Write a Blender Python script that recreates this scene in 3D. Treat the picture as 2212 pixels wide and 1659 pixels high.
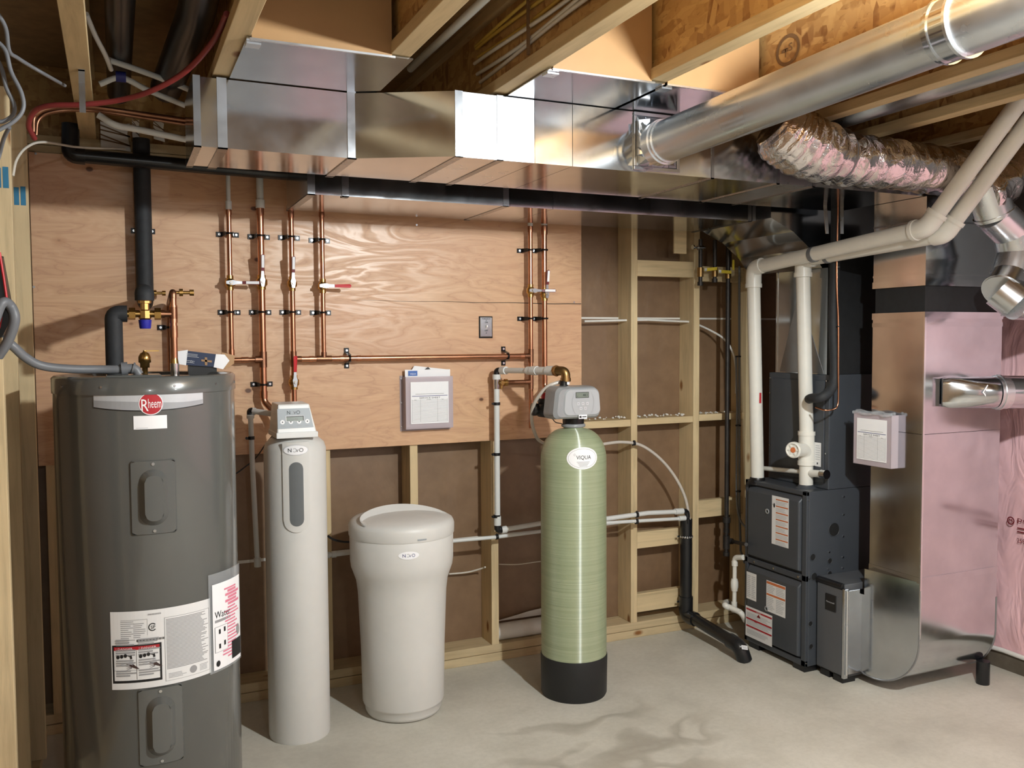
import bpy, math, random
from mathutils import Vector, Matrix
random.seed(7)
PI = math.pi
V = Vector
S = bpy.context.scene
C = S.collection
for o in list(bpy.data.objects): bpy.data.objects.remove(o)

# ---------------------------------------------------------------- camera
CAMH = 1.65
RT = V((0.9124, -0.4093, -0.0058)); UP = V((0.0255, 0.0428, 0.9988)); FW = V((0.4085, 0.9114, -0.0495))
FPX = 1911.5
cd = bpy.data.cameras.new('camera'); cam = bpy.data.objects.new('camera', cd); C.objects.link(cam)
cd.sensor_width = 36; cd.lens = FPX / 2212 * 36; cd.clip_start = 0.02; cd.clip_end = 60
m = Matrix.Identity(4)
for i in range(3):
    m[i][0] = RT[i]; m[i][1] = UP[i]; m[i][2] = -FW[i]
m[2][3] = CAMH
cam.matrix_world = m
S.camera = cam

# ---------------------------------------------------------------- light and exposure
S.view_settings.view_transform = 'Standard'; S.view_settings.look = 'None'
S.view_settings.exposure = 0.33; S.view_settings.gamma = 1.0; S.view_settings.use_curve_mapping = False
w = bpy.data.worlds.new('world'); S.world = w; w.use_nodes = True
w.node_tree.nodes['Background'].inputs[0].default_value = (0.9, 0.95, 1.0, 1)
w.node_tree.nodes['Background'].inputs[1].default_value = 0.05
def lamp(name, loc, energy, radius, col=(1, 0.95, 0.88), kind='POINT', size=None, rot=None):
    l = bpy.data.lights.new(name, kind); l.energy = energy; l.color = col
    if kind == 'AREA':
        l.shape = 'RECTANGLE'; l.size = size[0]; l.size_y = size[1]
    else: l.shadow_soft_size = radius
    o = bpy.data.objects.new(name, l); C.objects.link(o); o.location = loc
    if rot: o.rotation_euler = rot
    return o
LAMP = V((1.74, 0.93, 2.39))
lamp('ceiling_bulb_light', LAMP, 215, 0.04, (0.93, 0.99, 1.0))
lamp('far_fill_light', (0.3, -1.9, 2.3), 30, 0.05, (0.93, 0.99, 1.0))  # weak fill added behind the camera to even out the light
lamp('side_fill_light', (3.0, -1.2, 2.35), 26, 0.05, (0.93, 0.99, 1.0))  # second added fill, behind the camera on the right

# ---------------------------------------------------------------- pixel rays -> real points
def ray(x, y):
    a = (x - 1106) / FPX; b = (829.5 - y) / FPX
    return RT * a + UP * b + FW
O = V((0, 0, CAMH))
def PY(x, y, Y): d = ray(x, y); return O + d * (Y / d.y)
def PX(x, y, X): d = ray(x, y); return O + d * (X / d.x)
def PZ(x, y, Z): d = ray(x, y); return O + d * ((Z - CAMH) / d.z)

# ---------------------------------------------------------------- materials
def sgn(h):
    return tuple(((c / 255) / 12.92 if c <= 10 else ((c / 255 + 0.055) / 1.055) ** 2.4) for c in h)
class NT:
    def __init__(s, name):
        s.m = bpy.data.materials.new(name); s.m.use_nodes = True
        s.t = s.m.node_tree; s.n = s.t.nodes; s.l = s.t.links
        s.b = s.n['Principled BSDF']
    def add(s, k, **kw):
        n = s.n.new(k)
        for a, v in kw.items():
            if isinstance(v, tuple) and len(v) == 2 and v[0] == 'IN': pass
            setattr(n, a, v)
        return n
    def link(s, a, b): s.l.new(a, b)
    def coords(s, scale=(1, 1, 1), rnd=True):
        tc = s.add('ShaderNodeTexCoord'); mp = s.add('ShaderNodeMapping')
        mp.inputs['Scale'].default_value = scale
        if rnd:
            oi = s.add('ShaderNodeObjectInfo'); ml = s.add('ShaderNodeVectorMath', operation='SCALE')
            co = s.add('ShaderNodeCombineXYZ')
            for i in range(3): s.link(oi.outputs['Random'], co.inputs[i])
            s.link(co.outputs[0], ml.inputs[0]); ml.inputs['Scale'].default_value = 37.0
            ad = s.add('ShaderNodeVectorMath', operation='ADD')
            s.link(tc.outputs['Object'], ad.inputs[0]); s.link(ml.outputs[0], ad.inputs[1])
            s.link(ad.outputs[0], mp.inputs['Vector'])
        else: s.link(tc.outputs['Object'], mp.inputs['Vector'])
        return mp.outputs[0]
    def noise(s, vec, scale=5, detail=4, rough=0.5, dist=0.0):
        n = s.add('ShaderNodeTexNoise'); n.inputs['Scale'].default_value = scale; n.inputs['Detail'].default_value = detail
        n.inputs['Roughness'].default_value = rough; n.inputs['Distortion'].default_value = dist
        s.link(vec, n.inputs['Vector']); return n.outputs['Fac']
    def vor(s, vec, scale=5, out='Distance', rnd=1.0, feature='F1'):
        n = s.add('ShaderNodeTexVoronoi'); n.feature = feature; n.inputs['Scale'].default_value = scale
        n.inputs['Randomness'].default_value = rnd
        s.link(vec, n.inputs['Vector']); return n.outputs[out]
    def ramp(s, fac, stops):
        n = s.add('ShaderNodeValToRGB'); e = n.color_ramp.elements
        while len(e) < len(stops): e.new(0.5)
        for el, (p, c) in zip(e, stops):
            el.position = p; el.color = (c[0], c[1], c[2], 1) if isinstance(c, tuple) else (c, c, c, 1)
        s.link(fac, n.inputs['Fac']); return n.outputs['Color']
    def mix(s, fac, a, b, mode='MIX'):
        n = s.add('ShaderNodeMix', data_type='RGBA', blend_type=mode)
        for v, k in ((fac, 0), (a, 6), (b, 7)):
            if isinstance(v, (int, float)): n.inputs[k].default_value = v
            elif isinstance(v, tuple): n.inputs[k].default_value = (v[0], v[1], v[2], 1)
            else: s.link(v, n.inputs[k])
        return n.outputs[2]
    def bump(s, fac, strength=0.3, dist=0.002):
        n = s.add('ShaderNodeBump'); n.inputs['Strength'].default_value = strength; n.inputs['Distance'].default_value = dist
        s.link(fac, n.inputs['Height']); s.link(n.outputs[0], s.b.inputs['Normal']); return n
    def set(s, **kw):
        for k, v in kw.items():
            k = {'base': 'Base Color', 'rough': 'Roughness', 'metal': 'Metallic', 'coat': 'Coat Weight', 'coatr': 'Coat Roughness',
                 'spec': 'Specular IOR Level', 'alpha': 'Alpha', 'trans': 'Transmission Weight', 'emit': 'Emission Color', 'emits': 'Emission Strength', 'aniso': 'Anisotropic'}[k]
            if isinstance(v, (int, float)): s.b.inputs[k].default_value = v
            elif isinstance(v, tuple): s.b.inputs[k].default_value = (v[0], v[1], v[2], 1)
            else: s.link(v, s.b.inputs[k])
        return s
M = {}
def plain(name, rgb, rough=0.5, metal=0.0, var=0.12, vs=14, bump=0.0, coat=0.0, **kw):
    t = NT(name); v = t.coords()
    c = sgn(rgb); n = t.noise(v, vs, 5, 0.6)
    d = tuple(x * (1 - var) for x in c); u = tuple(min(1, x * (1 + var)) for x in c)
    t.set(base=t.ramp(n, [(0.3, d), (0.7, u)]), rough=rough, metal=metal, coat=coat, **kw)
    if bump: t.bump(t.noise(v, vs * 6, 3), bump, 0.001)
    M[name] = t.m; return t.m
def wood(name, ax, rgb=(212, 190, 150)):
    t = NT(name); sc = [14, 14, 14]; sc[ax] = 1.1
    v = t.coords(tuple(sc)); c = sgn(rgb)
    n = t.noise(v, 2.2, 6, 0.65, 0.6)
    col = t.ramp(n, [(0.25, tuple(x * 0.72 for x in c)), (0.5, c), (0.75, tuple(min(1, x * 1.12) for x in c))])
    ks = [7, 7, 7]; ks[ax] = 3.4
    kv = t.coords(tuple(ks)); d = t.vor(kv, 1.0)
    k = t.ramp(d, [(0.06, 1.0), (0.13, 0.0)])
    col = t.mix(k, col, sgn((138, 92, 50)))
    big = t.noise(t.coords((1.2, 1.2, 1.2)), 2.0, 3)
    col = t.mix(t.ramp(big, [(0.4, 0.0), (0.75, 0.35)]), col, sgn((150, 128, 92)))
    t.set(base=col, rough=0.7, spec=0.3); t.bump(n, 0.15, 0.002)
    M[name] = t.m
wood('stud_wood', 2); wood('beam_wood', 0); wood('joist_wood', 1, (200, 176, 134)); wood('plate_wood', 0, (196, 176, 140))
def plywood():
    t = NT('plywood'); v = t.coords((0.8, 1, 3.6), False)
    w1 = t.noise(v, 2.4, 4, 0.5, 1.1)
    s2 = t.add('ShaderNodeMath', operation='MULTIPLY'); t.link(w1, s2.inputs[0]); s2.inputs[1].default_value = 13
    fr = t.add('ShaderNodeMath', operation='PINGPONG'); t.link(s2.outputs[0], fr.inputs[0]); fr.inputs[1].default_value = 1.0
    fine = t.noise(t.coords((3, 1, 80), False), 3, 4, 0.6)
    base = t.ramp(fr.outputs[0], [(0.0, sgn((190, 148, 114))), (0.16, sgn((203, 162, 125))), (0.6, sgn((207, 166, 128))), (1.0, sgn((214, 175, 137)))])
    base = t.mix(t.ramp(fine, [(0.35, 0.3), (0.65, 0.0)]), base, sgn((182, 140, 108)))
    big = t.noise(t.coords((0.6, 1, 1.5), False), 2.0, 2)
    base = t.mix(t.ramp(big, [(0.4, 0.0), (0.7, 0.4)]), base, sgn((200, 154, 124)))
    for sc_, r0_, r1_ in (((4.1, 4.1, 5.6), 0.045, 0.07), ((2.3, 2.3, 3.6), 0.028, 0.042)):
        d = t.vor(t.coords(sc_, False), 1.0, rnd=1.0)
        base = t.mix(t.ramp(d, [(r0_, 0.5), (r1_ * 2.2, 0.0)]), base, sgn((168, 116, 78))); base = t.mix(t.ramp(d, [(r0_, 1.0), (r1_, 0.0)]), base, sgn((98, 64, 42)))
    t.set(base=base, rough=t.ramp(fr.outputs[0], [(0.2, 0.5), (0.8, 0.34)]), spec=0.5)
    t.bump(fr.outputs[0], 0.1, 0.0012); M['plywood'] = t.m
plywood()
def osb():
    t = NT('osb'); v = t.coords((1, 1, 1))
    wv = t.noise(v, 3, 2); 
    a = t.vor(t.coords((9, 9, 30)), 1.6, 'Color'); b = t.vor(t.coords((26, 26, 9)), 1.4, 'Color')
    sa = t.add('ShaderNodeSeparateColor'); t.link(a, sa.inputs[0]); sb = t.add('ShaderNodeSeparateColor'); t.link(b, sb.inputs[0])
    ca = t.ramp(sa.outputs[0], [(0.0, sgn((158, 118, 70))), (0.5, sgn((184, 146, 92))), (1.0, sgn((204, 168, 112)))])
    cb = t.ramp(sb.outputs[1], [(0.0, sgn((136, 94, 54))), (0.3, sgn((182, 144, 92))), (1.0, sgn((198, 162, 106)))])
    f = t.ramp(t.noise(t.coords((4, 4, 4)), 4, 2), [(0.45, 0.0), (0.55, 1.0)])
    col = t.mix(f, ca, cb)
    dk = t.ramp(t.noise(t.coords((14, 14, 40)), 2.2, 5, 0.7), [(0.28, 0.75), (0.40, 0.0)])
    t.set(base=t.mix(dk, col, sgn((122, 82, 44))), rough=0.62, spec=0.35); t.bump(sa.outputs[0], 0.12, 0.002)
    M['osb'] = t.m
osb()
def galv(name, rgb=(205, 208, 212), rough=0.2, dark=0.85, warp=0.25):
    t = NT(name); v = t.coords()
    sp = t.vor(v, 120, 'Color'); se = t.add('ShaderNodeSeparateColor'); t.link(sp, se.inputs[0])
    n = t.noise(v, 5, 4, 0.6)
    c = sgn(rgb); col = t.ramp(n, [(0.3, tuple(x * dark for x in c)), (0.7, c)])
    r0 = t.ramp(t.noise(v, 3.0, 4, 0.65), [(0.3, rough * 0.75), (0.7, rough * 1.45)])
    t.set(base=col, metal=1.0, rough=r0)
    bp = t.bump(t.noise(t.coords((1, 1, 1)), 2.3, 1), warp, 0.01)
    M[name] = t.m
galv('galvanized', (205, 209, 214), rough=0.13, warp=0.04); galv('galvanized_pipe', (214, 217, 220), 0.3, 0.9, 0.05); galv('galvanized_bright', (225, 228, 232), 0.24, 0.92, 0.06); galv('galvanized_dull', (170, 172, 176), 0.32, 0.8, 0.2)
galv('galvanized_strap', (160, 162, 166), 0.26)
def foil():
    t = NT('foil'); v = t.coords((1, 1, 1))
    n = t.noise(v, 17, 4, 0.55, 1.0); d = t.vor(v, 16, 'Distance')
    s = t.add('ShaderNodeMath', operation='ADD'); t.link(n, s.inputs[0]); t.link(d, s.inputs[1])
    t.set(base=sgn((214, 208, 208)), metal=1.0, rough=0.16); t.bump(s.outputs[0], 0.7, 0.012); M['foil'] = t.m
foil()
def pink(name, rgb=(226, 150, 160)):
    t = NT(name); v = t.coords((1, 1, 1), False)
    c = sgn(rgb); n = t.noise(t.coords((1, 1.6, 0.7), False), 2.5, 4, 0.6)
    col = t.ramp(n, [(0.3, tuple(x * 0.86 for x in c)), (0.6, c), (0.8, tuple(min(1, x * 1.15 + 0.03) for x in c))])
    wr = t.noise(t.coords((1, 2.2, 0.8), False), 3.2, 3, 0.5, 1.2)
    t.set(base=col, rough=0.45, coat=0.5, coatr=0.18); b = t.bump(wr, 0.75, 0.03)
    t.link(b.outputs[0], t.b.inputs['Coat Normal']); M[name] = t.m
pink('pink_poly', (240, 196, 201))
def concrete():
    t = NT('concrete'); v = t.coords((1, 1, 1), False)
    n = t.noise(v, 2.2, 7, 0.6); f = t.noise(v, 40, 4, 0.7)
    col = t.ramp(n, [(0.25, sgn((176, 172, 161))), (0.5, sgn((198, 194, 182))), (0.75, sgn((210, 206, 195)))])
    col = t.mix(t.ramp(f, [(0.3, 0.22), (0.6, 0.0)]), col, sgn((158, 154, 143)))
    # damp stain in front of the mineral tank, a stain with its own shape
    st = t.noise(t.coords((1.0, 1.3, 1), False), 2.6, 2, 0.4, 0.3)
    tc = t.add('ShaderNodeTexCoord'); dv = t.add('ShaderNodeVectorMath', operation='DISTANCE')
    t.link(tc.outputs['Object'], dv.inputs[0]); dv.inputs[1].default_value = (1.82, 3.0, 0)
    near = t.ramp(dv.outputs['Value'], [(0.3, 1.0), (0.62, 0.0)])
    band = t.ramp(st, [(0.42, 0.0), (0.46, 0.55), (0.5, 0.4), (0.54, 0.0)])
    col = t.mix(t.mix(1.0, near, band, 'MULTIPLY'), col, sgn((138, 130, 116)))
    t.set(base=col, rough=0.75, spec=0.3); t.bump(f, 0.2, 0.002); M['concrete'] = t.m
concrete()
def sheathing():
    t = NT('brown_sheathing'); n = t.noise(t.coords((1, 1, 1), False), 9, 5, 0.6)
    c = t.ramp(n, [(0.3, sgn((118, 92, 68))), (0.7, sgn((132, 105, 79)))])
    wr = t.noise(t.coords((1.4, 1, 0.8), False), 3, 3, 0.5, 1.0)
    t.set(base=c, rough=0.5, coat=0.25, coatr=0.25); t.bump(wr, 0.4, 0.02); M['brown_sheathing'] = t.m
sheathing()
ANR = 0.0
def fiberglass():
    t = NT('fiberglass'); n = t.noise(t.coords((0.6, 0.6, 60), False), 2.2, 5, 0.6, 0.5)
    c = t.ramp(n, [(0.25, sgn((138, 150, 116))), (0.5, sgn((156, 168, 134))), (0.8, sgn((172, 182, 150)))])
    gl = t.add('ShaderNodeBsdfAnisotropic'); gl.inputs['Roughness'].default_value = 0.44; gl.inputs['Anisotropy'].default_value = 0.78; gl.inputs['Rotation'].default_value = ANR
    tg = t.add('ShaderNodeTangent'); tg.direction_type = 'RADIAL'; tg.axis = 'Z'; t.link(tg.outputs[0], gl.inputs['Tangent'])
    mx_ = t.add('ShaderNodeMixShader'); mx_.inputs[0].default_value = 0.14; out_ = t.n['Material Output']
    t.link(t.b.outputs[0], mx_.inputs[1]); t.link(gl.outputs[0], mx_.inputs[2]); t.link(mx_.outputs[0], out_.inputs['Surface'])
    t.set(base=c, rough=0.35); t.bump(t.noise(t.coords((2, 2, 45), False), 2.5, 6, 0.7), 0.35, 0.004); M['fiberglass'] = t.m
fiberglass()
plain('heater_grey', (90, 91, 89), 0.22, 0.0, 0.04, 3, coat=0.5, coatr=0.08)
plain('grey_white_plastic', (208, 207, 203), 0.42, var=0.02)
plain('light_plastic', (228, 229, 227), 0.35, var=0.02)
plain('panel_grey', (150, 157, 162), 0.4, var=0.02)
plain('slot_grey', (98, 102, 104), 0.45, var=0.03)
plain('head_grey', (142, 144, 146), 0.32, var=0.03)
plain('head_face', (168, 171, 174), 0.28, var=0.02)
plain('furnace_paint', (64, 68, 74), 0.4, 0.0, 0.05, 6, bump=0.05)
plain('filter_paint', (84, 86, 90), 0.35, 0.0, 0.04, 6)
plain('black_plastic', (22, 22, 24), 0.35, var=0.1)
plain('black_abs', (26, 27, 29), 0.3, var=0.15)
plain('black_foam', (36, 38, 41), 0.7, var=0.2, vs=40, bump=0.3)
plain('black_metal', (24, 24, 26), 0.3, 0.6, 0.1)
plain('iron_pipe', (58, 54, 52), 0.45, 0.5, 0.35, 20)
plain('hole_dark', (12, 12, 13), 0.8, var=0.1)
plain('rubber_base', (26, 27, 28), 0.55, var=0.1)
plain('copper', (196, 142, 112), 0.27, 1.0, 0.22, 9)
plain('copper_dull', (150, 108, 84), 0.38, 1.0, 0.25, 14)
plain('brass', (196, 158, 96), 0.28, 1.0, 0.15, 12)
plain('bronze', (150, 120, 78), 0.38, 1.0, 0.15, 12)
plain('chrome', (210, 212, 214), 0.15, 1.0, 0.05)
plain('steel_screw', (200, 202, 204), 0.25, 1.0, 0.05)
plain('pvc_white', (222, 220, 212), 0.32, var=0.03)
plain('pex_white', (214, 216, 214), 0.35, var=0.03)
plain('tube_clear', (196, 188, 178), 0.25, var=0.05)
plain('cable_white', (206, 200, 188), 0.45, var=0.05)
plain('cable_yellow', (196, 164, 74), 0.45, var=0.08)
plain('cable_grey', (112, 114, 118), 0.45, var=0.06)
plain('red_pex', (128, 46, 44), 0.45, var=0.1)
plain('red_plastic', (196, 34, 44), 0.35, var=0.05)
plain('maroon', (110, 34, 40), 0.4, var=0.05)
plain('blue_plastic', (38, 40, 150), 0.35, var=0.05)
plain('blue_marker', (48, 116, 150), 0.7, var=0.2)
plain('kraft_board', (158, 124, 86), 0.32, var=0.08, vs=4, coat=0.3)
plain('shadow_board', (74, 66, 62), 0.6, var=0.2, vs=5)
plain('grey_wall', (176, 178, 180), 0.7, var=0.1, vs=3)
plain('paper_white', (240, 240, 242), 0.5, var=0.01, spec=0.25)
plain('label_white', (226, 226, 226), 0.35, var=0.01)
plain('silver_label', (196, 198, 202), 0.3, 0.1, 0.05)
plain('silver_label_dark', (160, 162, 166), 0.3, 0.1, 0.05)
plain('ink_black', (26, 26, 28), 0.5, var=0.0)
plain('ink_grey', (150, 150, 152), 0.5, var=0.0)
plain('ink_light', (188, 190, 194), 0.5, var=0.0)
plain('ink_red', (176, 34, 44), 0.45, var=0.0)
plain('ink_orange', (200, 112, 66), 0.5, var=0.0)
plain('ink_blue', (40, 44, 120), 0.5, var=0.0)
plain('logo_blue', (52, 100, 176), 0.4, var=0.0)
plain('ink_pink', (222, 130, 152), 0.5, var=0.0)
plain('yellow_label', (214, 190, 60), 0.5, var=0.02)
plain('carton_blue', (28, 42, 72), 0.5, var=0.1)
plain('cardboard', (160, 126, 90), 0.7, var=0.08)
plain('skin_print', (62, 44, 42), 0.5, var=0.0)
plain('lcd', (112, 122, 112), 0.3, var=0.03)
plain('canvas_black', (30, 31, 33), 0.75, var=0.2, vs=30)
plain('curb_dark', (92, 84, 72), 0.8, var=0.2)
plain('foam_white', (220, 218, 212), 0.6, var=0.05, bump=0.2)
plain('osb_floor', (150, 118, 78), 0.7, var=0.2, vs=18)
plain('osb_end', (176, 140, 92), 0.7, var=0.25, vs=30)
plain('wood_dark', (120, 92, 62), 0.7, var=0.2)
def clear(name, rgb, alpha, rough=0.15):
    t = NT(name); n = t.noise(t.coords(), 8, 3)
    t.set(base=sgn(rgb), rough=rough, alpha=alpha, spec=0.6); t.bump(n, 0.2, 0.004); M[name] = t.m
clear('clear_acrylic', (214, 200, 206), 0.5); clear('clear_bag', (200, 204, 208), 0.35, 0.2)
def glow(name, rgb, s):
    t = NT(name); t.set(base=rgb, emit=rgb, emits=s); M[name] = t.m
glow('bulb_glow', (1, 0.93, 0.82), 30.0)

# ---------------------------------------------------------------- mesh builder
class B:
    def __init__(s): s.v = []; s.f = []; s.mi = []; s.sm = []
    def add(s, vs, fs, mi=0, sm=False):
        n = len(s.v); s.v += [V(p) for p in vs]
        for f in fs: s.f.append(tuple(i + n for i in f)); s.mi.append(mi); s.sm.append(sm)
        return s
    def box(s, a, b, mi=0):
        x0, x1 = sorted((a[0], b[0])); y0, y1 = sorted((a[1], b[1])); z0, z1 = sorted((a[2], b[2]))
        return s.add([(x0, y0, z0), (x1, y0, z0), (x1, y1, z0), (x0, y1, z0), (x0, y0, z1), (x1, y0, z1), (x1, y1, z1), (x0, y1, z1)],
                     [(0, 3, 2, 1), (4, 5, 6, 7), (0, 1, 5, 4), (1, 2, 6, 5), (2, 3, 7, 6), (3, 0, 4, 7)], mi)
    def hexa(s, p, mi=0):   # p: bottom 4 then top 4
        return s.add(p, [(0, 3, 2, 1), (4, 5, 6, 7), (0, 1, 5, 4), (1, 2, 6, 5), (2, 3, 7, 6), (3, 0, 4, 7)], mi)
    def obox(s, c, ax, ay, az, mi=0):
        c = V(c); ax = V(ax); ay = V(ay); az = V(az)
        return s.hexa([c + i * ax + j * ay + k * az for k in (-1, 1) for i, j in ((-1, -1), (1, -1), (1, 1), (-1, 1))], mi)
    def prism(s, poly, d, mi=0, sm=False):  # poly: 3D points in a plane, extruded by d
        n = len(poly); d = V(d); p = [V(q) for q in poly]
        s.add(p + [q + d for q in p], [tuple(range(n))[::-1], tuple(range(n, 2 * n))], mi)
        return s.add(p + [q + d for q in p], [(i, (i + 1) % n, n + (i + 1) % n, n + i) for i in range(n)], mi, sm)
    def tube(s, pts, r, n=14, mi=0, cap=True, rs=None):
        pts = [V(p) for p in pts]; N = len(pts)
        ref = None; vs = []
        for i, p in enumerate(pts):
            if i == 0: t = pts[1] - p
            elif i == N - 1: t = p - pts[-2]
            else: t = (pts[i + 1] - p).normalized() + (p - pts[i - 1]).normalized()
            t.normalize()
            if ref is None: ref = t.orthogonal().normalized()
            else:
                ref = ref - t * ref.dot(t)
                ref = ref.normalized() if ref.length > 1e-5 else t.orthogonal().normalized()
            b = t.cross(ref); rr = rs[i] if rs else r
            vs += [p + (ref * math.cos(2 * PI * k / n) + b * math.sin(2 * PI * k / n)) * rr for k in range(n)]
        fs = [(i * n + k, i * n + (k + 1) % n, (i + 1) * n + (k + 1) % n, (i + 1) * n + k) for i in range(N - 1) for k in range(n)]
        s.add(vs, fs, mi, True)
        if cap: s.add(vs[:n] , [tuple(range(n))[::-1]], mi); s.add(vs[-n:], [tuple(range(n))], mi)
        return s
    def cyl(s, a, b, r, n=16, mi=0): return s.tube([a, b], r, n, mi)
    def lathe(s, c, prof, n=40, mi=0, ax=(0, 0, 1), sm=True, cap=True):
        c = V(c); ax = V(ax).normalized(); u = ax.orthogonal().normalized() if abs(ax.z) < 0.99 else V((1, 0, 0)); w_ = ax.cross(u)
        vs = []
        for r, h in prof: vs += [c + ax * h + (u * math.cos(2 * PI * k / n) + w_ * math.sin(2 * PI * k / n)) * r for k in range(n)]
        N = len(prof)
        s.add(vs, [(i * n + k, i * n + (k + 1) % n, (i + 1) * n + (k + 1) % n, (i + 1) * n + k) for i in range(N - 1) for k in range(n)], mi, sm)
        if cap: s.add(vs[:n], [tuple(range(n))[::-1]], mi); s.add(vs[-n:], [tuple(range(n))], mi)
        return s
    def quad(s, a, b, c, d, mi=0): return s.add([a, b, c, d], [(0, 1, 2, 3)], mi)
    def loft(s, rings, mi=0, sm=True, cap=True):
        n = len(rings[0]); vs = [V(p) for r in rings for p in r]; N = len(rings)
        s.add(vs, [(i * n + k, i * n + (k + 1) % n, (i + 1) * n + (k + 1) % n, (i + 1) * n + k) for i in range(N - 1) for k in range(n)], mi, sm)
        if cap: s.add(vs[:n], [tuple(range(n))[::-1]], mi); s.add(vs[-n:], [tuple(range(n))], mi)
        return s
def fillet(pts, r, n=5):
    pts = [V(p) for p in pts]; out = [pts[0]]
    for i in range(1, len(pts) - 1):
        a, p, b = pts[i - 1], pts[i], pts[i + 1]
        u = a - p; w_ = b - p; rr = min(r, u.length * 0.48, w_.length * 0.48)
        s0 = p + u.normalized() * rr; s1 = p + w_.normalized() * rr
        for k in range(n + 1):
            t = k / n; out.append(s0 * (1 - t) ** 2 + p * 2 * t * (1 - t) + s1 * t * t)
    out.append(pts[-1]); return out
def spline(pts, n=8):
    pts = [V(p) for p in pts]; P = [pts[0] * 2 - pts[1]] + pts + [pts[-1] * 2 - pts[-2]]; out = []
    for i in range(1, len(P) - 2):
        for k in range(n):
            t = k / n; a, b, c, d = P[i - 1], P[i], P[i + 1], P[i + 2]
            out.append(0.5 * ((2 * b) + (c - a) * t + (2 * a - 5 * b + 4 * c - d) * t * t + (3 * b - a - 3 * c + d) * t ** 3))
    out.append(pts[-1]); return out
WL = {}
def obj(name, b, mats, parent=None, bevel=0.0, label=None, cat=None, group=None, kind=None, origin=None):
    if isinstance(mats, str): mats = [mats]
    org = WL[parent.name] if parent else (V(origin) if origin else V((0, 0, 0)))
    me = bpy.data.meshes.new(name); me.from_pydata([p - org for p in b.v], [], b.f)
    for x in mats: me.materials.append(M[x])
    me.polygons.foreach_set('material_index', b.mi); me.polygons.foreach_set('use_smooth', b.sm); me.update()
    o = bpy.data.objects.new(name, me); C.objects.link(o)
    if parent: o.parent = parent; WL[o.name] = org
    else: o.location = org; WL[o.name] = org
    if bevel:
        md = o.modifiers.new('bevel', 'BEVEL'); md.width = bevel; md.segments = 2; md.limit_method = 'ANGLE'; md.angle_limit = math.radians(50)
    return tag(o, label, cat, group, kind)
def tag(o, label=None, cat=None, group=None, kind=None):
    if label: o['label'] = label
    if cat: o['category'] = cat
    if group: o['group'] = group
    if kind: o['kind'] = kind
    return o
def thing(name, label, cat, loc, group=None, kind=None):
    o = bpy.data.objects.new(name, None); C.objects.link(o); o.location = V(loc); WL[o.name] = V(loc); o.empty_display_size = 0.05
    return tag(o, label, cat, group, kind)
_tc = {}
def textmesh(s):
    if s in _tc: return _tc[s]
    cu = bpy.data.curves.new('t', 'FONT'); cu.body = s; cu.size = 1; cu.resolution_u = 2
    o = bpy.data.objects.new('t', cu); C.objects.link(o); dg = bpy.context.evaluated_depsgraph_get(); dg.update()
    me = o.evaluated_get(dg).to_mesh()
    r = ([tuple(v.co) for v in me.vertices], [tuple(p.vertices) for p in me.polygons])
    bpy.data.objects.remove(o); bpy.data.curves.remove(cu)
    xs = [p[0] for p in r[0]] or [0]; ys = [p[1] for p in r[0]] or [0]
    r = r + ((min(xs), max(xs), min(ys), max(ys)),); _tc[s] = r; return r
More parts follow.
